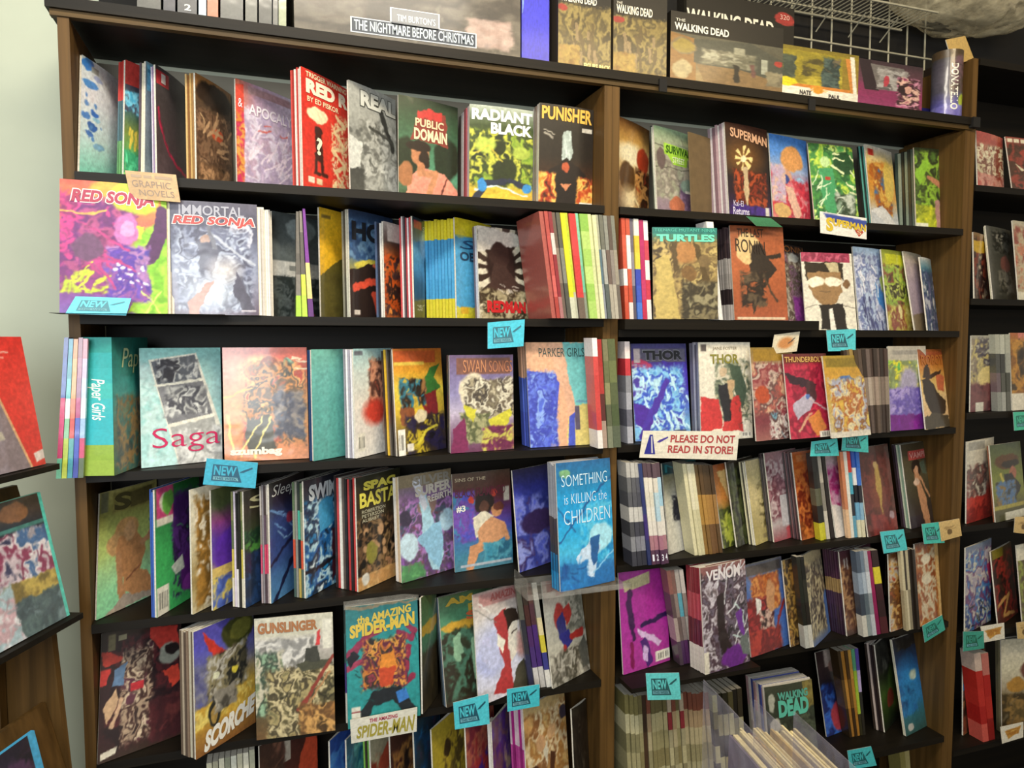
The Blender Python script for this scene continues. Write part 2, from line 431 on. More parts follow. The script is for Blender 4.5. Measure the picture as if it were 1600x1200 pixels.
# ---------------------------------------------------------------- books
OBST = {}          # per shelf: footprints (three heights) already standing there
QUEUE = []
def cv(*a, **k): QUEUE.append(('cv', a, k))
def sp(*a, **k): QUEUE.append(('sp', a, k))
def run_queue():
    """books are set right to left, so that a half hidden one makes way for its neighbour in front."""
    for kind, a, k in [q for q in reversed(QUEUE) if q[0] == 'cv']+[q for q in reversed(QUEUE) if q[0] == 'sp']:
        after = k.pop('after', None)
        if kind == 'cv':
            r = cv_now(*a, **k)
            if after: after(*r)
        else:
            r = sp_now(*a, **k)
            if after: after(r)
    QUEUE.clear()
def sat(A, B):
    for P, Q in ((A, B), (B, A)):
        for i in range(4):
            e = P[(i+1) % 4]-P[i]; n = np.array([-e[1], e[0]])
            a = P@n; b = Q@n
            if a.max() <= b.min()+1e-9 or b.max() <= a.min()+1e-9: return False
    return True
LEVELS = (0.0, .12, .235)
def foot(pts_at):  # pts_at(height) -> 4 xy points
    return [np.array(pts_at(h)) for h in LEVELS]
def obst(zs):
    key = round(zs, 2)
    if key not in OBST:
        o = []
        for x0 in (0.0, W_UNIT+.0005, 2*W_UNIT+.001):
            for xs in (x0, x0+W_UNIT-.021):
                q = np.array([(xs, 0), (xs+.021, 0), (xs+.021, .3), (xs, .3)]); o.append([q, q, q])
        OBST[key] = o
    return OBST[key]
def free(zs, fp):
    return not any(sat(a, b) for o in obst(zs) for a, b in zip(o, fp))

def box_cols(mb, surf, d0, d1, cols, dark=None):
    """slab between offsets d0 (front) and d1 (back); the left edge shows the colours top to bottom."""
    n = len(cols)
    for i, c in enumerate(cols):
        v0, v1 = i/n, (i+1)/n; c = rgba(c)
        bl, tl, bl2, tl2 = surf(0, v1, d0), surf(0, v0, d0), surf(0, v1, d1), surf(0, v0, d1)
        br, tr, br2, tr2 = surf(1, v1, d0), surf(1, v0, d0), surf(1, v1, d1), surf(1, v0, d1)
        mb.quad([bl2, bl, tl, tl2], c); mb.quad([bl, br, tr, tl], c); mb.quad([br2, bl2, tl2, tr2], c); mb.quad([br, br2, tr2, tr], c)
    w = rgba('ece6da')
    mb.quad([surf(0, 0, d0), surf(1, 0, d0), surf(1, 0, d1), surf(0, 0, d1)], w)
    mb.quad([surf(0, 1, d1), surf(1, 1, d1), surf(1, 1, d0), surf(0, 1, d0)], w)

MISS = []
def cv_now(zs, xt, yt, xb, yb, xr, art, label, T=(), y0=None, u=1.0, st=None, Wd=0.17, th=0.0045, s=1, dy=None,
       back=None, group=None, spine=None, mat=None, bow=0.004, cat='comic book', name='comic_book', stlabel=None, flap=False, res=1.0, ymin=-0.09, ymax=0.11, dx=0.0, fixH=None, ang0=None):
    if y0 is None:
        if yb is not None: y0 = float(np.clip(atz(xb, yb, zs+.001)[1], ymin, ymax))
        else: y0 = float(np.clip(atz(xt, yt, zs+.262)[1]-.012, .004, .08))
    zb = zs+.0015
    X0 = solve_x(xb, y0, zb)
    def solveH(dyy):
        d = np.array([X0, y0+dyy, zb])-CAM; k = (600-yt)
        return float((k*(d@FW)-F*(d@UP))/(F*UP[2]-k*FW[2]))
    if dy is None:
        d = np.array([X0, y0, zb])-CAM; kx = xt-800; ky = 600-yt
        A_ = np.array([[F*RT[1]-kx*FW[1], F*RT[2]-kx*FW[2]], [F*UP[1]-ky*FW[1], F*UP[2]-ky*FW[2]]])
        b_ = np.array([kx*(d@FW)-F*(d@RT), ky*(d@FW)-F*(d@UP)])
        dy, Hv = np.linalg.solve(A_, b_)
        if abs(xb-413) < 170 or not np.isfinite(dy): dy = .025
        dy = float(np.clip(dy, -.008, .085))
    Hv = float(np.clip(solveH(dy), .15, .34)) if fixH is None else fixH
    ang = np.radians(np.linspace(-75, 78, 307))
    Wc = Wd*u
    px = np.array([proj((X0+Wc*math.cos(a), y0+Wc*math.sin(a), zb))[0] for a in ang])
    im = int(px.argmax()); 
    if s > 0: rng = range(im, len(ang))
    else: rng = range(im, -1, -1)
    th_ = ang[im]; ok = False
    for i in rng:
        if px[i] <= xr: th_ = ang[i]; ok = True; break
    W = Wd
    if px[im] < xr: W = Wd*min(1.5, (xr-xb)/max(px[im]-xb, 1)); th_ = ang[im]
    lo = -14 if s > 0 else -60
    if math.degrees(th_) < lo:
        th_ = math.radians(lo)
        p1 = proj((X0+Wc*math.cos(th_), y0+Wc*math.sin(th_), zb))[0]
        W = W*float(np.clip((xr-xb)/max(p1-xb, 1), .55, 1.6)) if u == 1 else W
    def rpx(a_, W_, X_): return proj((X_+W_*math.cos(a_), y0+W_*math.sin(a_), zb))[0]
    if u < .7:
        th_ = math.radians(float(np.clip(math.degrees(th_), 10, 55)))
        while rpx(th_, W, X0) < xr+2 and th_ > -.1: th_ -= .02
    if ang0 is not None: th_ = math.radians(ang0)
    up_ = [zz for zz in (Z if X0 < 2*W_UNIT else Z3)+[Z[0]] if zz > zs+.12]
    if up_ and y0+dy > -.012: Hv = min(Hv, min(up_)-.0235-zb)
    nslab = th*1.15+.0008
    def fp_of(a_, W_, off=0.0, X_=None, tt=None):
        X_ = X0 if X_ is None else X_; tt = nslab if tt is None else tt
        e = np.array([math.cos(a_), math.sin(a_)]); nn = np.array([e[1], -e[0]])
        def at_h(h):
            p = np.array([X_+dx*h/Hv, y0+dy*h/Hv])-nn*off
            q = p+e*W_
            f = nn*(bow*.8 if off == 0 else 0)
            return [p, p+(q-p)*.5+f, q, (p+q)/2-nn*tt] if False else [p+f*.3, q+f*.3, q-nn*tt, p-nn*tt]
        return foot(at_h)
    def inroom(a_, W_, off=0.0): return y0+dy+W_*math.sin(a_)+math.cos(a_)*(off+nslab) < DEPTH-.003
    best = None
    full = u >= .95
    Ws = (1, .96, .92, .88, .84) if full else (1, .92, .84, .76, .68, .6, .52, .44, .36, .28)
    das = (0, 2, -2, 4, -4, 7) if full else (0, 4, -4, 8, 12, 16, 22)
    for sh in (0, .004, -.004, .008):
        for w_ in Ws:
            for da in das:
                a_ = th_+math.radians(da); W_ = W*w_
                if not inroom(a_, W_): continue
                if not full and (W_ < W*u or rpx(a_, W_, X0+sh) < xr+1): continue
                if free(zs, fp_of(a_, W_, 0, X0+sh)): best = (a_, W_, X0+sh); break
            if best: break
        if best: break
    if best: th_, W, X0 = best
    else:
        MISS.append(label)
        if y0+dy+W*math.sin(th_) > DEPTH-.008:
            sn = (DEPTH-.008-y0-dy)/W
            th_ = math.asin(max(.05, min(.99, sn)))
    obst(zs).append(fp_of(th_, W))
    e1 = np.array([math.cos(th_), math.sin(th_), 0.]); Lv = np.array([dx, dy, Hv]); B = np.array([X0, y0, zb])
    n = np.array([e1[1], -e1[0], 0.])
    def surf(uu, vv, off=0.0):
        uu = np.asarray(uu, float); vv = np.asarray(vv, float)
        o_ = off+(bow*np.sin(np.pi*uu)*(.35+.65*(1-vv)) if off > -.0004 else 0*uu)
        return B+e1*(uu*W)[..., None]+Lv*(1-vv)[..., None]+n*np.asarray(o_)[..., None]
    loc = B+e1*W/2
    root = tag(empty(name, loc), label, cat, group)
    nx = int(np.clip(abs(xr-xb)*.8*res/max(u, .3), 14, 110)); ny = int(np.clip((Hv/.26)*125*res, 60, 150))
    art_grid('cover', surf, art, nx, ny, root, mat or M_BAG)
    mb = MB()
    if spine:
        box_cols(mb, surf, -.0006, -th, spine.split('|') if isinstance(spine, str) else spine)
        mb.build('spine_and_pages', M_PRINT, root)
    else:
        mb.hexa([surf(0.004, .998, -.0006), surf(.99, .998, -.0006), surf(.99, .004, -.0006), surf(.004, .004, -.0006),
                 surf(0.004, .998, -th), surf(.99, .998, -th), surf(.99, .004, -th), surf(.004, .004, -th)])
        mb.build('pages', M_PAGES, root)
    for t in T:
        (txt, u0, v0, u1, v1, col), kw = t[:6], (t[6] if len(t) > 6 else {})
        kw = dict(kw); oc = kw.pop('o', None); ow = kw.pop('ow', .035)
        if oc: lettering(surf, txt, u0-.012, v0-.008, u1+.012, v1+.008, oc, root, 'title_outline', **{**kw, 'bold': kw.get('bold', 0)+ow, 'off': .0009})
        lettering(surf, txt, u0, v0, u1, v1, col, root, 'title_lettering', **{'off': .0014, **kw})
    if flap:
        mb = MB(); mb.hexa([surf(-.02, 0.02, .0012), surf(1.02, .02, .0012), surf(1.02, -.045, -.002), surf(-.02, -.045, -.002),
                            surf(-.02, 0.02, .0008), surf(1.02, .02, .0008), surf(1.02, -.045, -.0024), surf(-.02, -.045, -.0024)])
        mb.build('bag_flap', M_FILM, root)
    # comics stacked behind this one
    def member(off, tt, cols, lab, k, grp, WW, jx=0, jh=1):
        def sf(uu, vv, o2=0.0):
            return B+e1*(uu*WW+jx)+Lv*(jh*(1-vv))-n*(off-o2)
        mb = MB(); box_cols(mb, sf, 0.0, -tt, cols)
        return tag(mb.build('bagged_comic', M_BAG), lab, cat, grp)
    rnd = random.Random(int(xb*7+yt))
    stl = short(stlabel or label)
    nh = np.array([e1[1], -e1[0], 0])
    if st:
        x0 = st[0]; cols = st[1].split()
        gap = (xb-(xt-x0)) if st[0] < xt else st[0]
        sv = np.linspace(0, .14, 281); pv = np.array([proj(B-nh*q)[0] for q in sv])
        w_ = np.where(pv <= gap)[0]
        S = float(sv[w_[0]]) if len(w_) else .04
        S = min(S, .14)
        m = int(np.clip(round((xt-x0)/3.6), 1, 12)) if len(st) < 3 else st[2]
        # depth limit
        ymaxv = DEPTH-.004
        for k in range(m):
            o0 = th+.0012+max(S-th, .0016*m)*k/m
            tt = max(.0010, .78*max(S-th, .0016*m)/m)
            cc = cols[k % len(cols)].split('|'); jx = rnd.uniform(0, .003); done = False
            for w_ in (1, .9, .8, .7, .6, .5, .4, .3, .22, .15):
                if not inroom(th_, W*w_, o0+tt): continue
                f_ = fp_of(th_, W*w_+.003, o0, None, tt+.0003)
                if free(zs, f_): done = True; break
            obst(zs).append(f_)
            member(o0, tt, cc, 'edge of a bagged comic stacked behind the '+stl, k, 'comics stacked behind the '+stl, W*w_, jx, rnd.uniform(.975, 1.0))
    if back:
        m, S, cols = back[:3]; cols = cols.split(); fan = back[3] if len(back) > 3 else 0
        for k in range(m):
            o0 = th+.001+S*k/m
            member(o0, S/m*.8, cols[k % len(cols)].split('|'), 'bagged comic in the pile behind the '+stl, k, 'pile behind the '+stl, W, rnd.uniform(0, .004)+fan*(k+1), rnd.uniform(.96, 1.0))
    return root, surf, (W, Hv, dy, math.degrees(th_), y0)

_STOP = {'with', 'a', 'the', 'in', 'on', 'of', 'and', 'its', 'at', 'to', 'left', 'big', 'tall', 'from', 'an', 'by', 'next', 'over'}
def short(s, n=8):
    w = s.replace(',', '').split()[:n]
    while w and w[-1] in _STOP: w.pop()
    return ' '.join(w)
ORD = ['first', 'second', 'third', 'fourth', 'fifth', 'sixth', 'seventh', 'eighth', 'ninth', 'tenth', 'eleventh', 'twelfth', 'thirteenth', 'fourteenth',
       'fifteenth', 'sixteenth', 'seventeenth', 'eighteenth', 'nineteenth', 'twentieth', 'twenty first', 'twenty second', 'twenty third', 'twenty fourth']
def cname(h):
    import colorsys
    r, g, b = hexc(h); H_, S_, V_ = colorsys.rgb_to_hsv(r, g, b); H_ *= 360
    if V_ < .24: return 'black'
    if S_ < .16: return 'white' if V_ > .78 else ('grey' if V_ > .35 else 'dark grey')
    if S_ < .34 and V_ > .78 and 20 < H_ < 75: return 'cream'
    pre = 'dark ' if V_ < .48 else ''
    if 15 < H_ < 50 and V_ < .62: return 'brown'
    for lim, nm in ((14, 'red'), (42, 'orange'), (66, 'yellow'), (160, 'green'), (200, 'teal'), (255, 'blue'), (295, 'purple'), (345, 'pink'), (361, 'red')):
        if H_ < lim: return pre+nm
    return 'grey'
def sp_now(zs, xb0, xb1, xt0, xt1, yt, yb, items, where, y0=None, depth=.05, cat='periodical', name='periodical', group=None, widths=None, dy=.008, mat=None, start=0, h_j=.012):  # most default runs are edges of comics; the brown run is magazines
    """a run of upright books, spines out; pixel range at the feet (xb0..xb1) and at the heads (xt0..xt1)."""
    n = len(items); ws = widths or [1]*n; tot = sum(ws); acc = 0
    rnd = random.Random(int(xb0*13+xt0)); out = []
    up_ = [zz for zz in (Z if xb0 < 1500 else Z3) if zz > zs+.12]
    for i, it in enumerate(items):
        f0, f1 = acc/tot, (acc+ws[i])/tot; acc += ws[i]
        if it == '-': continue
        xa, xb_ = xb0+(xb1-xb0)*f0, xb0+(xb1-xb0)*f1
        ta, tb = xt0+(xt1-xt0)*f0, xt0+(xt1-xt0)*f1
        ybi = None if yb is None else (yb if not isinstance(yb, tuple) else yb[0]+(yb[1]-yb[0])*f0)
        yti = yt if not isinstance(yt, tuple) else yt[0]+(yt[1]-yt[0])*f0
        Y = y0 if y0 is not None else float(np.clip(atz((xb0+xb1)/2, yb if not isinstance(yb, tuple) else sum(yb)/2, zs+.001)[1], -.08, .09))
        Yj = rnd.uniform(-.003, .004)
        zb = zs+.001
        a0, a1 = solve_x(xa, Y, zb), solve_x(xb_, Y, zb)
        d = np.array([a0, Y+dy, zb])-CAM; k = 600-yti
        H = float(np.clip((k*(d@FW)-F*(d@UP))/(F*UP[2]-k*FW[2]), .14, .34))
        if up_: H = min(H, min(up_)-.0235-zb)
        t0, t1 = solve_x(ta, Y+dy, zb+H), solve_x(tb, Y+dy, zb+H)
        Y += Yj; kH = 1-rnd.uniform(0, h_j)
        t0, t1 = a0+(t0-a0)*kH, a1+(t1-a1)*kH; H *= kH
        g = .06*(a1-a0)
        D = min(depth, DEPTH-.006-Y-dy)
        for D in (D, .14, .115, .09, .07, .05, .035, .022, .012):
            q_ = lambda h: [(a0+g+(t0-a0)*h/H, Y+dy*h/H), (a1-g+(t1-a1)*h/H, Y+dy*h/H), (a1-g+(t1-a1)*h/H, Y+dy*h/H+D), (a0+g+(t0-a0)*h/H, Y+dy*h/H+D)]
            f_ = foot(q_)
            if free(zs, f_): break
        else: MISS.append('sp '+where+str(i))
        obst(zs).append(f_)
        cols = it.split('|'); mb = MB(); m = len(cols)
        def pt(r, vv, back, a0=a0, a1=a1, t0=t0, t1=t1, Y=Y, H=H, D=D, zb=zb, g=g):
            f = 1-vv
            xx = (a0+g if r == 0 else a1-g)*(1-f)+(t0+g if r == 0 else t1-g)*f
            return (xx, Y+dy*f+(D if back else 0), zb+H*f)
        for j, c in enumerate(cols):
            v0, v1 = j/m, (j+1)/m; c = rgba(c)
            mb.quad([pt(0, v1, 0), pt(1, v1, 0), pt(1, v0, 0), pt(0, v0, 0)], c)
            mb.quad([pt(0, v1, 1), pt(0, v1, 0), pt(0, v0, 0), pt(0, v0, 1)], c)
            mb.quad([pt(1, v1, 0), pt(1, v1, 1), pt(1, v0, 1), pt(1, v0, 0)], c)
        w = rgba('cfc8b8')
        mb.quad([pt(0, 0, 0), pt(1, 0, 0), pt(1, 0, 1), pt(0, 0, 1)], w)
        mb.quad([pt(0, 1, 1), pt(1, 1, 1), pt(1, 1, 0), pt(0, 1, 0)], w)
        mb.quad([pt(1, 1, 1), pt(0, 1, 1), pt(0, 0, 1), pt(1, 0, 1)], w)
        o = mb.build(name, mat or M_BAG)
        lab = f"{cname(cols[len(cols)//2])} spine, {ORD[i+start]} from the left {where}"
        tag(o, lab, cat, group or ('spines '+where)); out.append((o, lambda vv_=0, pt=pt: pt))
    return out

def card(corners, y, label, art=None, base='5cc6d6', name='shelf_tag', cat='tag', group=None, thick=.0012, res=(40, 24), tilt=0.0):
    """flat card from its four photo corners (tl, tr, br, bl), standing at depth y on a shelf front."""
    P = [aty(px, py, y+(tilt if i < 2 else 0)) for i, (px, py) in enumerate(corners)]
    tl, tr, br, bl = P
    n = np.cross(tr-tl, bl-tl); n = n/np.linalg.norm(n)
    if n[1] > 0: n = -n
    def surf(uu, vv, off=0.0):
        uu = np.asarray(uu, float)[..., None]; vv = np.asarray(vv, float)[..., None]
        return (tl*(1-uu)+tr*uu)*(1-vv)+(bl*(1-uu)+br*uu)*vv+n*np.asarray(off)[..., None]
    root = tag(empty(name, (bl+br)/2), label, cat, group)
    art_grid('card', surf, art or f'g {base} {base}', res[0], res[1], root, M_PRINT)
    mb = MB(); mb.hexa([surf(0, 1, -.0002), surf(1, 1, -.0002), surf(1, 0, -.0002), surf(0, 0, -.0002), surf(0, 1, -thick), surf(1, 1, -thick), surf(1, 0, -thick), surf(0, 0, -thick)])
    mb.build('card_back', ink('cdd6d2' if art is None else 'd8d0bc'), root)
    return root, surf
def decal(surf, pts, col, parent, name='mark', off=.0006):
    mb = MB(); mb.quad([surf(a, b, off) for a, b in pts][::-1]); return mb.build(name, ink(col), parent)
NEWG = 'cyan arrival tags on the shelf fronts'
def new_tag(corners, y, label, dark='1d4f66', base='58c8da', tilt=0.0):
    root, s = card(corners, y, label, None, base, 'shelf_tag', 'tag', NEWG, tilt=tilt)
    decal(s, [(.14, .2), (.60, .2), (.66, .52), (.72, .82), (.14, .82)], dark, root, 'dark_panel', .0005)
    lettering(s, 'NEW', .17, .24, .60, .60, base, root, 'lettering', bold=.03, off=.0009)
    decal(s, [(.17, .65), (.63, .65), (.66, .78), (.17, .78)], '6fa9b4', root, 'strip', .0008)
    lettering(s, 'THIS WEEK', .19, .665, .63, .765, dark, root, 'lettering', bold=.02, off=.0011)
    decal(s, [(.66, .44), (.72, .36), (.90, .20), (.91, .26), (.74, .43)], dark, root, 'pen_mark', .0008)
    return root
# ================================================================ comics, row by row
z1, z2, z3, z4, z5, z6 = Z[1:]
G1 = 'comics on the top comic shelf, left bookcase'; G1b = 'comics on the top comic shelf, middle bookcase'
# ---- top comic shelf, left bookcase
cv(z1, 128, 85, 124, None, 180, 'g dbe9ee eef0f8 d8eef0 86dcc8;e .12 .05 .14 .05 3f86d8;e .2 .22 .17 .035 4f97e0;e .36 .14 .1 .03 a8b8dc;e .3 .45 .1 .03 3f74cc;e .12 .5 .09 .03 4b84d0;e .25 .57 .1 .035 3b68b8;e .2 .63 .1 .02 4a78c4;e .42 .72 .14 .03 8fbfe2;e .85 1 .35 .07 8aa4d8;e .35 .5 .08 .02 9fd0ea;r .2 .05 .36 .1 9aa4a0;d 5d92d6 8 .05 .3 .5 .75 .03', 'pale comic with scattered blue petals, leftmost on the top comic shelf', group=G1, y0=.012)
cv(z1, 196, 93, 193, None, 216, 'g 4a4550 4a4a58 3a5c60 7a8a40 58a868 3f9f70;r 0 0 .5 .2 c8443e;n 7 0 .25 1 .42 4fa8cc 7cc8e0 4a4a58 3c6f86;s d8c050 14 .1 .55 .9 .75 .12 .06 -80 12;n 8 0 .75 1 1 5fd098 3fa070 2f7a60 9ad070', 'narrow green and teal comic with a red corner box on the top comic shelf', u=.32, st=(184, 'c8443e|4a6a74|5a8a58 b83a34|3f5c60|68a060', 3), group=G1, stlabel='green and teal comic with the red corner box')
cv(z1, 228, 95, 226, None, 245, 'g 86a8b8 7c8a98 86909a 6f7c86 8fa0a8;r .05 .02 .7 .24 7cc4e4;r .08 .06 .66 .09 4a90b8;', 'silvery comic with a light blue corner box beside the red arc comic', u=.3, st=(217, 'e4dcc0 5c5058', 2), group=G1, stlabel='silvery comic with the light blue corner box')
cv(z1, 248, 100, 246, None, 293, 'g 4a4446 4c4446 57484c 6a5a60;l d8305a .05 .05 .35 .15 .55 .35 .68 .62 .77 1 .82;l 8a2a40 .03 .1 .4 .2 .58 .4 .7;r .03 .03 .38 .15 c83a44', 'dark grey comic with a red arc and a number one in a red corner box', T=[('1', .14, .05, .26, .13, 'f0e8e8', {'bold': .03})], st=(241, '9a86a8 d8ccdc', 2), group=G1)
cv(z1, 310, 113, 308, None, 368, 'g b07c46 5c4836 6a5040 6e523c 58422e;e .5 .14 .5 .12 3a2c22;n 6 .05 .3 .95 .75 6a4c38 8a6a50 5a4232 b08a68 4a382a;e .55 .47 .16 .06 d05a38;s c8a078 12 .1 .4 .9 .7 .25 .04 -30 40;n 7 .1 .78 .9 1 5a442e c89a70 7a5a40 3f3020;l e8c090 .02 .1 .32 .2 .4 .15 .5', 'brown comic with a small red ball in its picture on the top comic shelf', st=(294, 'a07848 c8a468 8a5c34 d8b478', 4), group=G1)
cv(z1, 372, 122, 371, None, 459, 'g b08aa0 b8a4b8 c8b8cc d0c4d8 c8ccdc;h c86a50 b89ab0 c4b4c8 d0c8d8;n 5 .12 .25 1 1 c8b8cc b8a8c4 dcd4e4 c0a8bc b0a0bc;q d85040 0 .05 .13 .03 .12 1 0 1;n 9 0 .3 .13 1 d88a3c c83860 e0a050 b84040;r .2 .03 .98 .1 b09094;s ecdfea 16 .2 .4 .9 .9 .3 .03 -50 25;s d06a60 4 .3 .33 .9 .42 .2 .02 -10 20', 'pale comic with painted glare, a red patterned left border and one big white word', T=[('APOCALY', .2, .19, 1.0, .29, 'f2ecf2', {'bold': .02}), ('&', .03, .17, .1, .25, 'f2ecf2', {})], group=G1)  # pale tones include bag glare painted over a darker pinkish cover
cv(z1, 475, 103, 474, None, 548, 'g d23a2e d23a2e d83c2e;n 9 .6 .3 1 1 d23a2e d23a2e e6d2a0 c83428 efe0b8;l e6d2a0 .05 .7 .3 .9 .38 .65 .46 .92 .55 .62 .62 .9 .72 .66 .8 .85 .9;e .3 .36 .22 .06 efe2b8 .1;l 3a1c18 .13 .32 .52 .33 .7;e .32 .49 .07 .045 3a1c18;l 3a1c18 .06 .27 .7 .26 .86 .34 .87;l 3a1c18 .06 .38 .7 .4 .86 .48 .87;r .1 .9 .22 .95 f0e4cc;r .26 .9 .38 .95 e0c8a0', 'red comic with a black figure silhouette and big white lettering', T=[('TRIGGER WARNING', .08, .02, .95, .065, 'f0e2b8', {'bold': .02}), ('RED R', .08, .08, .98, .2, 'f4ead0', {'bold': .06}), ('BY ED PISKOR', .1, .225, .75, .27, 'f0e2b8', {'bold': .02}), ('?', .26, .55, .38, .7, 'e8f0d0', {'bold': .03})], st=(458, 'd8c8c0 c04038 e4dcd4 a83830 d05048', 5), group=G1)
cv(z1, 549, 124, 548, None, 622, 'g b4b4ac a8a8a0 8f8f88 4c4c48 5a5a54;n 5 .2 .3 1 .75 a8a8a0 84847c b8b8b0 6c6c66 d0d0c8;l 3c3c38 .1 .55 .12 .75 .3 .9 .5;l 4c4c46 .06 .4 .35 .9 .45;n 6 .3 .65 1 1 b4b4ac 8f8f88 c8c8c0 5c5c56;d 6c6c66 14 0 .4 .4 .75 .04;p d4d4cc 0 .48 .25 .52 .2 .75 0 .78', 'grey black and white comic with a tree shape', T=[('REAL', .22, .05, .98, .19, 'd8d8ce', {'bold': .05, 'o': '55554f'})], group=G1)
cv(z1, 623, 147, 623, None, 715, 'g 2c3a28 38583c 4a7c5c 5c9a78 3c4028;e .12 .6 .2 .22 24301f;e .8 .55 .22 .22 24301f;p 8a3a30 .32 .12 .78 .1 .82 .42 .2 .4;p c83c38 .3 .1 .72 .09 .72 .17 .3 .18;p e8967e .15 .78 .4 .66 .75 .7 1 .85 1 1 .1 1;e .35 .55 .16 .11 c08058;e .33 .46 .2 .05 2c2018;e .42 .58 .09 .09 2c2018;p c08058 .3 .6 .42 .64 .42 .72 .3 .72;l c88a62 .09 .35 .72 .62 .7 .5 .95;e .1 .75 .13 .12 a87048;l 5c2c24 .02 .8 .75 .7 .95', 'dark green comic with a bearded man in a pink shirt', T=[('PUBLIC', .26, .19, .74, .27, 'f0d0a8', {'bold': .03}), ('DOMAIN', .24, .285, .8, .40, 'f4dcb4', {'bold': .04})], group=G1)
cv(z1, 734, 162, 733, None, 832, 'g b8c0b0 3c4a22 6a7a28 8aa038 c8b038 e0a830;n 5 0 .25 1 .8 6a8a2c 90a834 3c4a20 c8c848 28301a;e .45 .42 .12 .07 28300f;e .25 .4 .16 .08 b8c850 .3;e .8 .45 .14 .07 a8b848 .3;e .55 .66 .2 .13 2c3418;l d8c048 .025 .05 .5 .3 .4 .5 .55;l 2c3040 .1 .55 .75 .25 .78 .1 .95;l 2c3040 .1 .65 .75 .9 .8;l d8e4e8 .025 .1 .85 .4 .8 .9 .9;e .2 .8 .07 .06 3c8ac8;e .9 .82 .08 .05 3c8ac8;p e8c040 .2 .9 .6 .86 .9 1 .1 1', 'yellow and green comic with white slanted lettering', T=[('RADIANT', .03, .035, .98, .15, 'f2f0e4', {'bold': .05}), ('BLACK', .32, .165, .98, .28, 'f2f0e4', {'bold': .05})], st=(716, 'd8d0d0 a85058 e8e0dc 5c4c48', 4), group=G1)
cv(z1, 844, 160, 841, None, 932, 'g 2c2620 241f1a 28211a 4a2c1a c87028;p a8b4ac .44 .26 .58 .24 .62 .45 .54 .6 .42 .58 .4 .4;s c8d4cc 12 .42 .26 .56 .55 .1 .025 80 15;p 241c18 .15 .66 .5 .5 .88 .66 .85 1 .2 1;n 7 0 .68 .3 1 e08830 f0c060 a83c20 4a2418;n 7 .7 .7 1 1 e08830 f0c060 c05028 4a2418;e .48 .6 .07 .05 b85838;p d88a60 .4 .76 .6 .76 .5 .84;r .78 .2 .97 .24 c8c0b0;r .75 .94 1 1 e8e4d8;s b8b0a0 4 .05 .23 .1 .3 .15 .015 20 3', 'black comic with flames at its foot and tall orange yellow lettering', T=[('PUNISHER', .04, .02, .96, .155, 'f0b850', {'bold': .035, 'taper': .1})], st=(829, 'b8b0a8 7a6c60 d0c8c0 4a4038', 4), group=G1)
# ---- top comic shelf, middle bookcase
cv(z1, 968, 182, 967, None, 1014, 'g 6a4420 c89a50 ecd09a c8a060 6a4428 3c2c1c;e .35 .35 .4 .12 f6e8c0 .6;e .4 .72 .2 .2 e8c890;e .25 .6 .25 .16 5a3c1c;e .75 .38 .22 .14 a83c20;n 5 .5 .5 1 1 4c3018 8a5c30 c89050 3c2414 a03820;l f0dca0 .04 .3 .85 .5 .8 .7 .95;o .3 .85 .4 .2 f0dcb0', 'golden brown comic beside the central upright', group=G1b)
cv(z1, 1021, 195, 1028, None, 1087, 'g 9cb890 a8ac90 b4ac9a a89c8c 9c8a90 8a7484;n 5 0 .35 .7 .8 a89c8c b8b0a0 8c8478 a8a890 c0b8a8;n 5 .6 .6 1 1 8a6c88 a888a0 6c5470 c0a8a8;e .8 .62 .2 .08 8ca090;e .5 .86 .2 .1 c87858;l 4c4840 .012 0 .2 1 .3;l 4c4840 .012 0 .45 1 .42;l 4c4840 .012 .7 .1 1 .6;q a8d848 .22 .17 .85 .19 .95 .3 .85 .3 .82 .4 .45 .4 .3 .3 .22 .3;r .75 .67 .95 .7 e8e4d8;e .15 .35 .1 .12 6c5c58', 'sage green and mauve comic with a lime title plate', T=[('SURVIVAL', .26, .19, .92, .28, '3c6420', {'bold': .03, 'shear': .1}), ('STREET', .42, .31, .75, .38, 'e8f0c0', {'bold': .02})], st=(1015, 'd0d4c4 485048', 2), group=G1b)
cv(z1, 1132, 190, 1140, None, 1206, 'g 4a2c20 2c2018 241c1c 2c1c28 3c2464;o .38 .36 .6 .25 8a5a28;y .38 .36 f0d890 0 .2 8;e .38 .36 .06 .035 fff0c0;n 6 .15 .5 .9 .85 2c1c18 8a3420 4c2418 b04c28 241c20;p c8b088 .36 .45 .46 .45 .5 .7 .42 .9 .36 .7;n 6 .1 .86 1 1 3c2470 4c3088 2c1c50;r .86 .86 .95 1 ddd8cc', 'black and purple comic with a bright golden flash', T=[('SUPERMAN', .1, .07, .97, .17, 'd8a884', {'bold': .03, 'slope': .05}), ('Kal-El', .1, .82, .32, .88, 'd8d0e8', {}), ('Returns', .08, .89, .45, .97, 'd8d0e8', {'bold': .02})], st=(1104, 'e0d4d4 a89098 f0e8e4 c8a8ac 8a6c74', 7), group=G1b)
cv(z1, 1201, 208, 1209, None, 1268, 'g 4c88d8 5c90d8 a8b8d8 c84858 d0404c e0a898;e .55 .25 .3 .15 e0a060;e .35 .5 .2 .14 d8a080;e .75 .55 .2 .1 9cc8e8;n 5 .3 .5 1 .95 c83848 e08890 d04050 a83448 f0c0b8;e .35 .48 .12 .05 3c4c90;p e8bca4 .35 .55 .55 .6 .75 .85 .6 .98 .4 .7;e .25 .85 .22 .08 d8b070;n 6 0 .35 .35 .75 d04858 c8b0c8 e8c0a8', 'bright blue and red comic on the top comic shelf', group=G1b)
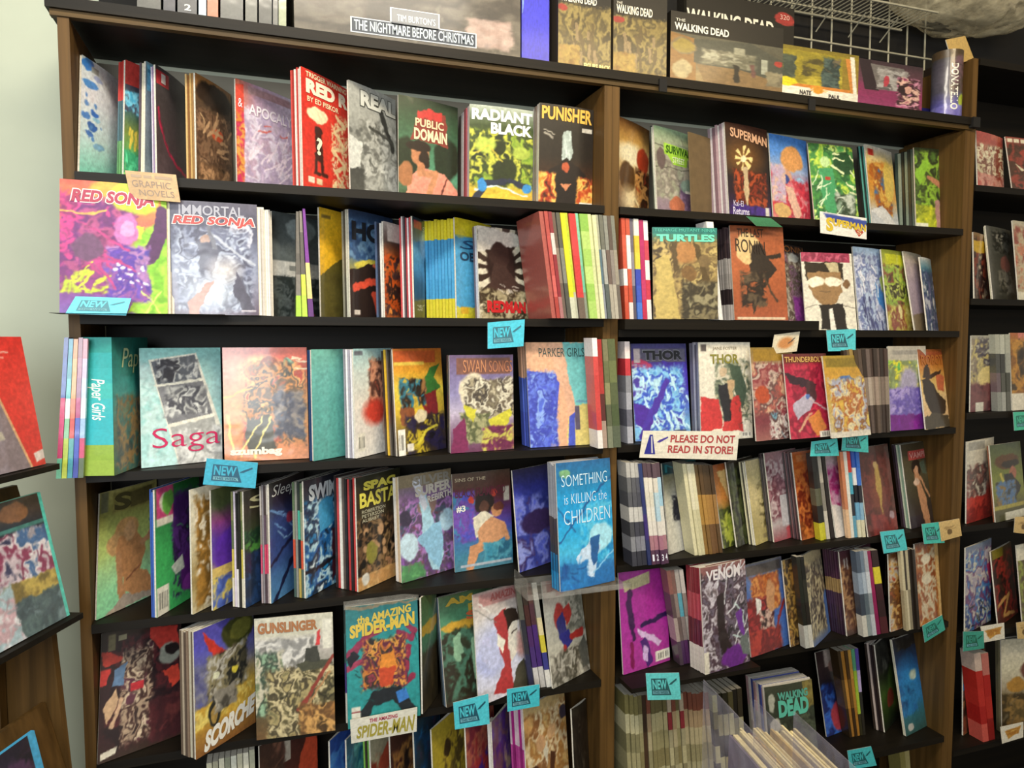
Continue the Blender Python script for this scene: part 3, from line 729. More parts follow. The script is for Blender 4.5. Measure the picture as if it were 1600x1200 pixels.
cv(z1, 1262, 223, 1274, None, 1344, 'g c8d838 a0c840 68a848 4c8a50 58a858;n 5 0 0 1 1 88c048 c8e058 4c9048 34683c d8f088 60b060;e .75 .22 .25 .15 2c5030;p 4ca068 .2 .3 .5 .3 .55 .7 .4 .95 .2 .7;e .33 .22 .1 .07 c8e8a0;r .3 .4 .42 .44 b84838;s f0f8c0 12 .4 .1 .95 .6 .25 .03 30 40;n 6 .5 .6 .95 1 c8d0c0 3c4c38 90a890;s e8f8d0 10 0 .5 .6 1 .25 .02 -50 40', 'green and lime comic with lightning streaks behind the superhero name card', group=G1b)
cv(z1, 1351, 225, 1364, None, 1406, 'g e8e0d0 e8c878 d89038 d8a048 c8ccd0 e0e4e8;e .4 .3 .35 .12 b86828;n 6 .2 .2 .8 .8 d89038 e8b858 a85c28 4c78a8;l 4878b8 .1 .3 .75 .7 .85;e .75 .4 .2 .25 e8c860;p e8e8e8 0 .78 .4 .7 1 .95 .6 .96;r .08 .04 .25 .12 c83c30', 'white and orange comic with blue streaks', st=(1338, '4c9088 24302c 60a898 1c2420', 4), group=G1b)
cv(z1, 1428, 230, 1432, None, 1497, 'g 3c4228 4c5830 5c7030 4c5c2c 7c8838;e .8 .1 .25 .1 a8ccc8;n 4 0 .05 1 .7 5c8030 3c4824 88b038 2c341c 4c6c2c;p 88b838 0 .3 .3 .1 .35 .2 .1 .45;p 70a838 .6 .5 .9 .12 .8 .55;l b07858 .08 .3 .35 .6 .45 .85 .6;e .75 .5 .12 .08 b05858;n 5 0 .7 1 1 d0d030 a8b030 7c8828 e0e048;l a88078 .13 .5 .65 .55 .95;r 0 .9 .28 .98 e0e0c8', 'green and yellow comic with a pale moon, rightmost on the top comic shelf', st=(1396, '4c5a50 24281f 7c8a78 1c201a a0ac98', 6), group=G1b)
mb = MB(); X0, X1 = solve_x(1085, .06, z1+.002), solve_x(1112, .12, z1+.002)
a_ = (X0, .07, z1+.001); b_ = (X1, .11, z1+.001)
mb.hexa([a_, b_, (X1-.006, .125, z1+.235), (X0-.006, .085, z1+.235), (X0-.002, .073, z1+.001), (X1-.002, .113, z1+.001), (X1-.008, .128, z1+.235), (X0-.008, .088, z1+.235)])
tag(mb.build('divider_board', flat_mat('brown_board', '6a5638', .8)), 'plain brown divider board on the top shelf beside the mauve comic', 'divider')

# ---- second shelf, left bookcase
G2 = 'comics on the second comic shelf'
cv(z2, 94, 279, 93, None, 262, 'g d0584c d88a50 b05060 a03a70 7c3a88 7c5aa8;e .6 .08 .35 .1 d8a848;n 4 .0 .12 .7 .75 b83878 8a2c68 c83c88 6a2a70 a84a80 702c60;e .7 .1 .22 .14 b8c840;p 9cc83c .95 .0 1.05 0 1.05 1 .62 1 .75 .8 .9 .6 .8 .4 .95 .2;e .82 .68 .2 .3 8ccc38 .4;e .9 .5 .15 .2 98d040;n 5 .75 .4 1 1 8ccc38 a8d848 78b830 98d040;l 502858 .14 .95 .2 .95 .35 .82 .58 .7 .62;p c8d840 .7 .3 .8 .32 .76 .44 .72 .42;e .62 .36 .12 .12 c070b0;e .63 .35 .07 .06 d898c8;n 6 .42 .5 .82 .9 6a48b0 8a5098 5838a0 a878b0 5040a0;d d8cfe0 20 .5 .6 .8 .8 .016;n 6 0 .68 .42 .85 a03a80 7a3078 b8cc38 8a3a80;s c8d840 9 .03 .66 .4 .82 .14 .02 -20 40;l d8f070 .015 .75 .82 .95 1;l d8f070 .015 .95 .82 .78 1;l e0b858 .02 0 .22 .25 .26 .42 .22;s b83c80 14 .1 .3 .55 .6 .3 .025 40 40;e .25 .5 .14 .1 6a4468', 'large magenta and lime comic at the left end of the second shelf', T=[('RED SONJA', .1, .07, .88, .19, 'a83050', {'bold': .045, 'shear': .2, 'o': 'f8e8dc', 'ow': .05})], y0=-.065, Wd=.19, th=.006, back=(5, .016, 'e8dcc0 a8a0c8 efe6d0 c8c0b0 e8e0d0', .0018), dy=.04, mat=M_PRINT, group=G2)
cv(z2, 265, 312, 265, None, 405, 'g 5c5868 4c4c60 585c74 6c7088 5c5468 584858;o .55 .65 .6 .45 b8c0d0;e .8 .3 .16 .13 d8d8e4 .1;n 5 .1 .25 .9 .95 5c6078 8a90a8 4c4c60 a8b0c4 686c84 c0c8d8;p 4c4a5c .3 .32 .48 .3 .55 .45 .5 .62 .35 .6;e .42 .33 .06 .04 a88878;l b8bcc8 .035 .5 .3 .95 .54;l 70707c .05 .45 .2 .52 .42;o .5 .8 .4 .2 c8d0dc;o .62 .6 .25 .15 c8c0bc;p b08070 .22 .9 .42 .72 .52 .7 .3 1 .2 1;p 4c4858 .75 .6 .95 .95 .85 1 .7 .8;r .8 .955 .97 .97 c8c0c8', 'dark grey blue comic with a misty glow and painted glare, second on the second shelf', T=[('IMMORTAL', .12, .035, .85, .125, 'a8a8b4', {'bold': .02}), ('RED SONJA', .05, .13, .97, .225, 'b84844', {'bold': .045, 'shear': .2, 'o': 'f0e6e2', 'ow': .04})], y0=-.02, Wd=.17, back=(9, .05, 'e4dccc f0eae0 c8c0b8 ece4d4', .0034), dy=.02, group=G2)  # pale glow mixes printed art with glare painted into the cover
cv(z2, 429, 329, 428, None, 465, 'g 4a5050 5c6464 707878 4c5454 3c4444 4a5252;e .55 .14 .3 .12 8a9494;e .5 .35 .3 .1 6c7474;r 0 .46 1 .61 dcdad2;n 6 0 .62 1 1 3c4444 586060 2c3434 6c7474;r .3 .5 .45 .55 8a8c88;s b84850 3 .4 .95 .7 1 .2 .02 0 5', 'grey comic with a white band across the middle', u=.45, group=G2)
sp(z2, 462, 491, 462, 477, (330, 322), 507, ['6c6458|6c6458|5c5448|7c7468|a8d030', '8a8070|5c5448|5c5448|c8e040|b8d838', '7a2c90|7a2c90|7a2c90|e8cc80|e8cc80|5c2470'], 'left of the yellow comic, second shelf', y0=.02, group=G2)
cv(z2, 491, 323, 502, None, 541, 'g f0c030 f0bc28 e8b428 d8a828 6c5c28 5c5428;e .95 .5 .4 .2 3c3418;p 5c5424 0 .62 .3 .5 .5 .46 .8 .3 1 .3 1 1 0 1;e .85 .55 .15 .08 d8a030;n 4 .2 .6 1 1 4c4420 5c5428 3c3820;r .05 .06 .25 .09 8a7030', 'yellow comic with a dark olive lower half', u=.6, group=G2, dy=.02)
cv(z2, 545, 326, 548, None, 584, 'g 2c3c58 3c6088 587080 b8a850 5c4c30 2c201a;n 5 0 .1 1 .45 4870a0 345078 6c90b0 283c58;e .6 .5 .5 .06 d8c850;p 2c201c 0 .56 .4 .48 1 .55 1 1 0 1;l d85038 .1 .1 .72 .5 .64 .9 .7 .9 .78 .5 .78 .6 .95;l e07050 .05 .5 .5 .9 .55;r .08 .93 .2 .97 d8ccc0', 'blue and black comic with an orange looping shape', T=[('HOU', .05, .1, 1, .28, '24262c', {'bold': .05})], u=.5, st=(533, 'c8c8b8 4c4840 8a8878', 3), group=G2, dy=.02)
cv(z2, 598, 345, 602, None, 622, 'g d8d0c8 4c4440 c86028 e07828 3c2c24 c86830;r .1 .02 .9 .2 e0d8d0;n 5 0 .35 1 .95 e07830 2c2420 c85820 3c3030 f09848', 'orange and black comic squeezed between white and red edges', u=.3, st=(584, 'e0dcd4 24242c 4c5c78', 3), group=G2, dy=.02)
cv(z2, 632, 337, 648, None, 672, 'g 24384c 2c5478 70a8c8 4c88b0 243c54 1c2834 1c242c;e .6 .25 .3 .14 b8d4e0 .5;r .05 .03 .4 .11 d04858;e .8 .5 .3 .2 1c2c40;l d05060 .02 .7 .66 .9 .72;s d0d0d0 5 .1 .85 .3 .96 .2 .012 5 5', 'dark blue comic with a red corner box next to the blue and yellow stack', T=[('STAG', .42, .07, .98, .12, 'c8d4dc', {})], u=.4, st=(611, 'c83c40 e0d8d8 a83038 4c4448 d8d0cc', 6), group=G2, dy=.02)
cv(z2, 711, 339, 714, None, 741, 'g e8d028 e0cc30 58a8d0 4c9ccc 50a0d0 58a4c8 50a0d0 c8c448 e0d030;r 0 0 1 .17 e8d830;p 50a4d4 0 .2 .6 .16 1 .3 1 .85 0 .9;q e8e4d8 .5 .52 1 .45 1 .65 .6 .62;r .1 .88 .3 .95 d8ac30', 'front comic of the sky blue and yellow stack', T=[('Sil', .1, .21, .9, .3, '24507c', {'shear': .2}), ('OBSCU', .1, .33, 1, .42, '24405c', {'bold': .03})], u=.45, st=(663, 'e8d830|50a4d4|50a4d4|50a4d4|d8cc38 e4d43c|4c9ccc|58a8d8|4c9ccc|e0d040', 9), group=G2, dy=.02, stlabel='sky blue and yellow front comic')
cv(z2, 746, 352, 750, None, 826, 'g 4c4038 3c3028 34281f 3c3028 3c3024;y .45 .45 d8d0b8 .25 1.2 15;e .45 .42 .3 .3 2c211c;p dcd6c8 0 0 .95 .05 .9 .16 0 .28;e .42 .3 .2 .14 3c2c26;p 44332c .3 .4 .55 .4 .7 .55 .95 .62 .9 .78 .2 .78 .2 .6;n 8 .05 .68 1 1 c8bc98 a89c78 3c3424 dcd0b0;s d8d0c0 8 .3 .6 .8 .68 .12 .014 30 40', 'black and white comic with a dark head, rays around it and red lettering', T=[('REDMAN', .14, .8, .94, .93, 'cc2a2c', {'bold': .06})], st=(738, 'c8c4cc 6c5c64', 2), group=G2, dy=.025)
sp(z2, 863, 973, 842, 960, (330, 337), 494, ['a8564c', 'b04c44|b8504a|b8504a|c8605a|a84038', '8a3038|d8c8c0|8a2c34|8a2c34|a87070', '6c5a4c|8a7868|6c5c50', '58584c|7c7c70|505048', 'e0d028|e4d82c|e4d82c|dcd028|c8c8b0', 'b8c838|c0d040|b8c838|b8b8a0', 'c83c3c|d04444|c83c3c|c83c3c|6c5c50', '88c8a8|80c0a0|70b898|8a9080', '8cb850|b0cc70|a0c460|b8d078|98c058|a8c868', 'd8d8a0|c8cc98|d0d0a0', 'dcd8a8|d4d0a0|e0dcb0', 'a8a890|58707c|8c9098', '6c6c60|a8a8a0|58605c', '8a8a80|6c5c54|a8a090', '5c5048|8a8078|b0a898', '7c7c70|989080|686058'], 'in the paperback row left of the central upright', y0=-.04, depth=.165, cat='paperback book', name='paperback_book', widths=[7, 6, 6, 6, 6, 8, 5, 11, 5, 14, 6, 6, 5, 6, 6, 6, 6], dy=.01, group='paperbacks left of the central upright')
# ---- second shelf, middle bookcase
TB = ZDROP+.0265
mb = MB(); xe = aty(1278, 502, -.03)[0]
mb.box((W_UNIT+.024, -.035, ZDROP+.0005), (xe, DEPTH-.01, TB-.0005)); tag(mb.build('riser_board', M_SHELF), 'thin dark riser board under the mint lettered comic on the second shelf', 'riser')
sp(TB, 977, 1020, 970, 1013, (336, 345), 497, ['c85038|d05c44|cc5840|f0ece4|cc5840|c85038', 'c85840|f0e8e0|f0e8e0|c85c44|c04c34|ecd8d0', '6c6470|8a8490|5c5460', 'f0e8d8|e0c040|e0cc48|3c4cb0|4058b8|4c78d0', 'b02c60|b83468|b83064|c03c68|c03050', 'f0ece8|c84858|f0e4e0|c83c50|e8e0dc'], 'between the central upright and the mint lettered comic', y0=0, depth=.1, cat='paperback book', name='paperback_book', widths=[7, 7, 6, 9, 8, 8], group='paperbacks right of the central upright')
cv(TB, 1016, 355, 1021, None, 1122, 'g 2f8f80 5c6c50 7c6c48 8a7448 948050 7c6a44 5c4c34;r 0 0 1 .07 2c7a70;n 5 .0 .15 1 1 8a7448 a89058 6c5838 c0a868 4c3e28 9c8450;e .5 .27 .2 .12 b07c48 .4;p c0a860 .05 .35 .25 .3 .4 1 .02 1;p 5c4a2c .28 .15 .36 .15 .4 .45 .32 .5;p 584628 .62 .15 .72 .2 .9 .6 .8 .65;n 6 .45 .6 1 1 5c5038 7c7050 3c3424 948a68;e .55 .5 .12 .08 7c5c34;e .8 .36 .1 .08 7a6440', 'tan and brown comic with mint block lettering', T=[('TEENAGE MUTANT NINJA', .03, .015, .97, .055, '58c0a8', {}), ('TURTLES', .06, .075, .96, .155, '6fd8bc', {'bold': .05})], y0=.0, group=G2, s=1, dy=.012)
sp(TB, 1123, 1130, 1103, 1115, 345, 497, ['f2efe8'], 'against the tan comic with mint lettering', y0=-.012, group=G2)
cv(TB, 1140, 341, 1148, None, 1232, 'g 8a4a2a a85a34 b06038 a85a34 9c5230 a85838;e .33 .25 .24 .17 d8b880 .1;e .5 .32 .14 .14 2c221c;p 30261e .3 .42 .55 .25 .7 .35 .85 .45 .6 .62 .35 .6;l 30261e .06 .5 .35 .9 .3;p 3c3024 .15 .55 .4 .5 .5 .75 .35 .95 .25 .7;n 6 .15 .5 .6 .85 3c3024 5c4c38 2c221a a85a34;l 4c3828 .04 .6 .55 .8 .8;r .05 .97 .95 .99 d8c0a0', 'rust orange comic with a black shape over a pale moon', T=[('THE LAST', .12, .03, .6, .12, '33231a', {'bold': .01}), ('RONIN', .08, .15, .62, .29, '2c1e16', {'bold': .0, 'slope': .03})], y0=.0, st=(1116, '5c4c4c|4c3c3c|c8c0b8|b8b0a8|3c3030|d0c8c0 4c3c40|3c3034|b8b0a8|a8a098|342a2c|c0b8b0', 8), group=G2, stlabel='rust orange comic with the pale moon')
cv(TB, 1212, 379, 1226, None, 1258, 'g 342a26 3c2c2c 44303c 5c3468 8a3c90 a04c98;n 6 .0 .12 .8 1 8a7a68 5c4c44 c8c0b0 6c5c50 a07c90 40302c;e .55 .17 .2 .06 d8d8d0;p 6a3cb0 .75 .5 1 .4 1 .75 .8 .7;n 6 .4 .7 1 1 b050b0 8a3c90 c878c0 5c2c68', 'dark comic with a white and violet swirl next to the rust orange comic', u=.75, y0=.02, T=[('RONIN', .05, .02, .95, .1, 'b0703c', {})], group=G2)
zd = ZDROP
cv(zd, 1251, 394, 1260, None, 1340, 'g e4ddca e2dbc8 e4ddca;r 0 0 .95 .12 a83c58;n 9 .03 .02 .9 .1 a83c58 8a3048 c86078 a83c58;p 33291f .05 .12 .8 .12 .78 .36 .72 .3 .1 .32 .08 .4;p c8b890 .45 .13 .7 .13 .72 .26 .55 .28;p 9a7850 .1 .26 .74 .24 .74 .5 .62 .66 .4 .7 .2 .6 .1 .45;e .24 .38 .17 .06 f4ead0;e .58 .37 .17 .06 f4ead0;e .84 .4 .07 .06 7c5c3c;p 2a241f .28 .68 .75 .66 .82 1 .3 1;q ece6d8 .46 .73 .53 .72 .58 1 .47 1;l 5c4a38 .015 .32 .52 .5 .51;l 6c6458 .012 .0 .72 .25 .68;l 6c6458 .012 .75 .68 1 .7;e .93 .6 .07 .05 c8c0b0', 'white comic with a flat drawn man in white glasses and a black tie', group=G2, y0=.004)
cv(zd, 1332, 385, 1343, None, 1387, 'g 9cb8d8 a8c0e0 c8d0e4 98a8c8 6c74a0 c8ccd0;n 5 0 .1 .8 1 a8b0d0 d8dcec 6c78a8 b8c8e0 8088b0 4c5488;p 4c88c8 .55 .4 .9 .6 .85 .8 .6 .6;p c8d870 .7 .35 1 .3 1 .6 .85 .6;s 3c4070 12 .1 .6 .7 .95 .3 .03 80 15;s f0f0f8 8 .1 .2 .8 .5 .2 .03 60 30', 'pale blue comic with silvery streaks', u=.7, group=G2, y0=.004)
cv(zd, 1378, 389, 1391, None, 1429, 'g 8a9438 b8b838 6c7c34 7c8c38 a08c48 d0c868;r .1 .05 .8 .18 c8cc30;n 5 0 .2 1 .7 4c4430 8a5040 90b048 b8c850 3c3828 c8d070;n 5 0 .7 1 1 d8d078 b0a048 8a4838 e8e0a0', 'lime and tan comic right of the pale blue one', u=.7, group=G2, y0=.004)
cv(zd, 1411, 392, 1430, None, 1449, 'g c8c0a8 c4b4b8 b0a0b0 a898a8 a090a0 8a7c68;p 7c6c54 0 .82 .6 .78 1 .85 1 1 0 1', 'plain lilac grey comic near the right end of the second shelf', u=.4, group=G2, y0=.01)
cv(zd, 1437, 401, 1450, None, 1458, 'g d8d8d4 4c88a0 2c6c90 8a98b0 d8dce0 5c6484 e0e0e0;n 5 0 .2 1 1 d0d4e0 5c6490 2c4c70 e8e8ec', 'white and blue comic, last on the second shelf', u=.25, group=G2, y0=.015)

# ---- third shelf, left bookcase
G3 = 'comics on the third comic shelf'
sp(z3, 86, 131, 99, 138, 527, 740, ['3c5090|3c5498|40589c|c83c6c|d04478|c84070|70c0a0', '3c88a0|40909c|58b0b0|f0f0e8|88c098|b8cc58|c8d850', 'c88048|e09858|d89458|e0785c|c8504c|60a8a8|48a0b0', '8a6070|9c6880|8a5878|b04878|5060b8|4458b8|3c4ca8', 'c87888|b8a0c0|b0c0e0|e0e8f0|98b8d8|c84870|58684c'], 'among the slim volumes beside the thick teal paperback', y0=-.055, depth=.05, cat='paperback book', name='paperback_book', group='slim volumes left of the thick teal book')
def teal_spine(r_, s_):
    s2 = lambda a, b, o=0.0: np.asarray(s_(0*np.asarray(a, float), b, -.0585+.0570*np.asarray(a, float)))+np.array([-1, -.25, 0])*np.asarray(o)[..., None]
    lettering(s2, 'Paper Girls', .18, .30, .78, .60, 'f0f4e8', r_, 'spine_lettering', rot=90, off=.0012, bold=.01, shear=.25)
cv(z3, 174, 527, 172, None, 224, 'g 1f7068 2a8078 3c9c98 4c9a94 6c8068 5c7060 58785c;e .4 .2 .3 .1 2f8a80;n 5 .1 .45 1 1 6c8068 8a7048 4c7a74 a08458 58605c 3c605c;p a86c48 .75 .3 .95 .3 1 1 .7 1', 'thick teal paperback with its cursive title on the spine, third shelf', T=[('Paper', .2, .08, .95, .27, 'c8d8a0', {'shear': .25})], y0=-.055, th=.06, spine='2f9c94|30a8a8|34b0b0|40b8b0|38b4b8|30b0b8|34b4bc|90b040|98b444', cat='paperback book', name='paperback_book', Wd=.17, group=G3, mat=M_PRINT, dy=.02, after=lambda r_, s_, inf: teal_spine(r_, s_))
cv(z3, 228, 544, 221, 732, 348, 'g 84bcb8 a0ccc8 b0d4d0 a8d4d0 b4dcd8 bce0dc;n 4 0 .15 .3 .9 a8d4d0 c0dcd8 98c8c4;q e8e4d4 .1 .1 .68 .045 1 .72 .98 1 .44 1;q 5c6068 .13 .115 .66 .06 .75 .27 .2 .31;q 7c7c80 .2 .33 .76 .29 .88 .58 .32 .65;q a8a8a4 .34 .67 .9 .61 1 1 .46 1;n 6 .2 .1 .7 .29 4c4c54 8a8c90 5c6068 c8c8c4 34343c;n 6 .3 .34 .8 .58 6c6c70 b8b8b4 4c4c54 d0d0cc 8a8a8c;n 6 .45 .7 1 1 c0c0bc a8a8a4 d8d8d4 8c8c8c;l e8e4d4 .02 .16 .325 .78 .28;l e8e4d4 .02 .3 .665 .9 .6', 'pale aqua comic with a slanted black and white photo strip', T=[('Saga', .13, .68, .97, .9, 'c8285c', {'bold': -.01})], group=G3, mat=M_PRINT, dy=.022)
cv(z3, 353, 543, 351, 722, 483, 'g c86050 c8604c d07848 d09058 c89868 d08a50 d88a58 d89068;e .45 .22 .3 .14 e0b878 .4;e .55 .2 .14 .12 8a4838;e .78 .17 .08 .06 78a890;n 6 .25 .15 .95 .85 a85838 6c5844 c88850 4c4840 e0a868 b04838 8a7c68;p 4c4838 .25 .65 .55 .6 .6 .9 .3 .95;n 5 .6 .4 .95 .8 5c6070 8a8078 4c4c58 b0703c;l f0d878 .03 .05 .6 .1 .9;l f4dc80 .02 .45 .62 .2 .95;l f4dc80 .02 .55 .62 .35 .97;l e8b048 .02 0 .45 .35 .35;o .1 .2 .3 .3 e8a890;s e8d8b8 6 .8 .03 .95 .2 .12 .015 0 4', 'orange comic with a crowd of riders and small slab lettering', T=[('szumbag', .07, .88, .68, .965, 'f4ead4', {'bold': .05})], group=G3, dy=.018)
cv(z3, 488, 546, 490, 721, 533, 'g 70b0a0 68aca4 60a8a0 5ca49c 58a098;e .85 .7 .3 .3 90bc98;e .9 .4 .12 .1 2c5048;l 2c5c58 .03 .95 .3 .8 .5', 'plain sea green comic on the third shelf', u=.5, st=(482, '2c4878 24406c', 2), group=G3)
cv(z3, 547, 545, 556, 717, 595, 'g a8d0d0 d8e0d8 e8e0d4 ece4dc f0ece4;n 4 .35 .1 1 .6 a87058 8a5040 d89878 5c3c34 c86048;p a85038 .7 .05 1 0 1 .4 .85 .5;e .5 .6 .3 .12 d84838 .6;e .85 .75 .2 .2 e8c8b0;b .06 .78 .22 .95;r .02 .02 .2 .06 6c7078', 'white comic with long red brown hair', u=.6, st=(531, 'e8e4e8 a8a4b0 f0ecec 8a8890', 4), group=G3)
cv(z3, 613, 545, 621, 714, 698, 'g b86828 d89830 e0c848 dcb838 7c6428 2c241c;r .02 .02 .85 .14 c05a2c;r .02 .13 .6 .16 e0c050;p 3c7834 .5 .4 .7 .2 .95 .15 .8 .3 .95 .4 .7 .48;e .2 .5 .13 .07 d8c030;p 8a5030 .08 .55 .35 .5 .4 .75 .1 .72;e .55 .42 .09 .07 b07850;p 8a2c28 .5 .48 .85 .42 .85 .68 .6 .66;n 6 .1 .3 .6 .55 2c2c30 d0b040 3c7c90 302820 a87848;n 5 .2 .65 1 1 1f1a18 2c2440 3c3024 c8b030 241c18;l d8c840 .04 .4 .92 .6 .8 .8 .75;e .5 .65 .12 .06 e0d0a8;b .03 .76 .16 1;r .2 .9 .32 .97 e8e0d0', 'yellow comic with a tangle of fighters, a green figure at its top right', T=[], st=(594, '4c4440 24201c 6c6054 d8b030 342c26', 5), group=G3)
cv(z3, 702, 555, 704, 709, 803, 'g 6c5878 7c7098 9088b0 c0b4c8 7c6078 6c3c58;r .1 .03 .95 .2 7c5448;e .35 .38 .2 .2 d8ccb0;n 7 .25 .25 1 .65 c8bca0 8a8068 6c6050 dcd4bc 4c443c a89c80;n 7 .15 .6 .6 .9 787c50 a8a478 5c6040 c0c090;p d0c840 .2 .5 .4 .55 .35 .7 .25 .62;p d0c840 .6 .68 .95 .55 .98 .65 .8 .8 .95 .98 .7 .95;p 7c2c54 .05 .75 .2 .65 .3 .98 0 1;n 5 .5 .75 1 1 7c3058 6a2848 c8c058 8a3c68', 'violet comic with a bald bearded man in a yellow scarf', T=[('SWAN', .2, .05, .55, .18, 'c88860', {}), ('SONGS', .6, .06, .98, .18, 'b87858', {})], st=(697, 'd0ccc8 3c3438', 2), group=G3)
cv(z3, 821, 535, 829, 700, 923, 'g e4b890 e0b08c 8cc0bc 9cd0c8 d8c878 dccc80;p 78c4c0 .5 0 1 0 1 .6 .6 .62;p dcc878 .55 .62 1 .6 1 1 .5 1;p e0ac88 0 0 .62 0 .6 .3 .7 .5 .6 1 .3 1 0 .6;q 4858c8 0 .27 .5 .31 .52 .4 .45 .7 .32 1 0 1;n 7 0 .3 .45 .98 4858c8 6078d8 3c48b0 8aa8e8 5068d0;p e0b090 .35 0 .6 0 .68 .4 .78 .55 .74 .72 .66 .7 .6 .5 .5 .35;q 4858c0 .66 .72 .76 .68 .74 1 .62 1;r .76 .62 .84 .85 5c5468;l 6c98b0 .03 .82 .58 1 .57', 'peach and blue comic with a hip in a blue patterned wrap on a beach', T=[('PARKER GIRLS', .2, .055, .97, .14, '3c5450', {'bold': -.005})], st=(806, 'd8a888|5068c8|4858b8 e0b498|5870d0|4c60c0', 4), group=G3, mat=M_PRINT)
sp(z3, 934, 972, 924, 962, (528, 530), 693, ['f0e8e4|d04c48|c84440|cc4844|c84440|e8e0d8', 'a8302c|b03834|5c2c28|a89080', '7c7858|686c48|8a8860|5c6048|7c8068', '5c6440|6c7448|586040|4c5838|58604c'], 'between the beach comic and the central upright', y0=-.042, depth=.12, cat='paperback book', name='paperback_book', widths=[8, 7, 8, 12], group='paperbacks at the right end of the left third shelf')
# ---- third shelf, middle bookcase
sp(z3, 981, 991, 976, 985, 533, 691, ['f0e0dc|c83c44|8a8a90|a8a8b0|6c6c78|b0b0b8'], 'hard against the central upright on the third shelf', y0=.008, group=G3)
cv(z3, 985, 537, 993, 690, 1080, 'g 3c3c70 4c3898 4838a8 4858b8 78b0d8 98c8e0;r .12 .05 .98 .19 5c5870;e .15 .25 .2 .08 c83c68;p 4430a8 .5 .18 1 .2 1 .5 .75 .35;n 6 0 .25 .9 1 5c9cd8 88c4e8 3c58c0 b8e0f0 4c3ca0;s c8ecf8 18 0 .3 1 .9 .3 .035 65 25;p 4c2c98 0 .6 .3 .68 .35 .8 .2 .92 0 .8;l 4c34a0 .1 .1 .95 .6 .4;r .04 .05 .15 .2 c8b8b8;r .7 .9 .92 .97 3c4058', 'violet and ice blue comic with dark block lettering', T=[('THOR', .2, .07, .92, .17, '24262c', {'bold': .05, 'o': '8a8a94', 'ow': .02})], group=G3)
cv(z3, 1091, 535, 1096, 689, 1177, 'g e8e0cc e6decb e8e2d0;r .04 .02 .14 .09 5c5450;n 6 .3 .2 .95 .8 e6decb d8cfb8 8a9078 5c6858 c0b898 e8e0cc;p 4c5c4c .55 .2 .8 .25 .9 .5 .8 .7 .65 .5;p c83c3c .02 .55 .35 .58 .4 .9 .0 .92;p c84040 .45 .6 .75 .55 .8 .92 .4 .92;p 2c2c30 .35 .45 .6 .42 .58 .8 .42 .82;p c8a880 .5 .4 .64 .4 .62 .6 .55 .58;e .44 .32 .08 .05 c8b090;s 4c4840 16 .65 .55 1 .9 .08 .01 40 80;b .78 .93 .98 .985', 'white comic with red cloth and olive lettering', T=[('JANE FOSTER', .25, .045, .72, .085, '8a7c60', {}), ('THOR', .2, .12, .75, .22, '8a8438', {'bold': .03})], st=(1075, '7c7888 4c4858 a8a4b0 5c5868', 5), group=G3)
cv(z3, 1172, 543, 1182, 690, 1236, 'g 8a7030 a88868 b09880 8a5048 7c3840 a06860;r .05 .02 .9 .15 a07c28;n 5 0 .18 1 .7 b07068 8a3c40 c8b0a0 6c4c48 a85850 d0a888;n 7 .35 .7 1 1 4c5c70 78a8b8 5c3838 d8d0c8 8a4048;e .2 .5 .15 .1 b85030', 'dusky red comic with a crowded battle', u=.75, group=G3)
cv(z3, 1223, 553, 1236, 687, 1304, 'g 5c2c28 b02c40 b82c48 b83048 a83040 b04858;r .02 .03 .9 .11 6c3028;n 4 0 .15 1 1 b82c48 a82440 c83850 8a2438 b82c48;p 3c2830 .0 .22 .4 .3 .7 .38 .5 .42 .1 .35;e .55 .45 .13 .12 4c3438;p b8b0c0 .1 .6 .4 .48 .6 .55 .5 .65 .2 .78;e .45 .52 .06 .04 5878b8;p d88848 .4 .78 .7 .66 .85 .9 .6 .98;l d0b8b8 .03 .5 .55 .9 .68;l d0a080 .04 .2 .9 .5 .7;b .66 .93 1 1', 'crimson comic with leaping figures', T=[('THUNDERBOLTS', .02, .035, .95, .1, 'd0a860', {'bold': .02})], group=G3)
cv(z3, 1285, 556, 1300, 686, 1330, 'g a88c30 c89838 d0a040 c0a050 c8b078 b8b0a0;r .05 .03 .95 .14 8a7424;e .5 .32 .25 .07 4870b0;n 6 .1 .3 1 1 d0a848 b06838 e0d0a0 a8a8b8 8a5c38 d8c060;r 0 .93 1 1 d8d0c0', 'yellow comic tucked in behind the crimson one', u=.42, group=G3)
sp(z3, 1333, 1391, 1316, 1387, (546, 543), 677, ['3c2c20', '6c5838|8a7040', 'a08448|7c6438|a89050', '4c3c28', '58483c|a89878|6c5c48', '34281f|8a7868|4c3c30', '6c5c54|b0a090|5c4c44', '4c3c34|988878|3c3028', '3c3028|a08c7c|5c4c40', '5c4c44|8a7c6c|4c4038', '342a24|7c6c60|3c302a', '4c3a32|908070|40342c'], 'in the brown magazine run on the third shelf', group='brown magazine run on the third shelf')
cv(z3, 1387, 541, 1392, 674, 1446, 'g b8b0a0 a8a898 7cb068 90a868 8080b0 6c4cb0 7c38a0 7a2890;r 0 0 1 .17 b8b0a0;r .1 .05 .85 .1 9a948a;n 5 0 .18 1 .5 58a858 e0d838 7c8858 90a070 c8cc50;e .5 .45 .25 .2 a8a0b8 .4;n 5 0 .5 1 .85 8878c0 6858a8 a898d0 5c4898;n 4 0 .82 1 1 8a2c98 702880 7c30a0', 'green and purple comic near the right end of the third shelf', u=.9, group=G3)
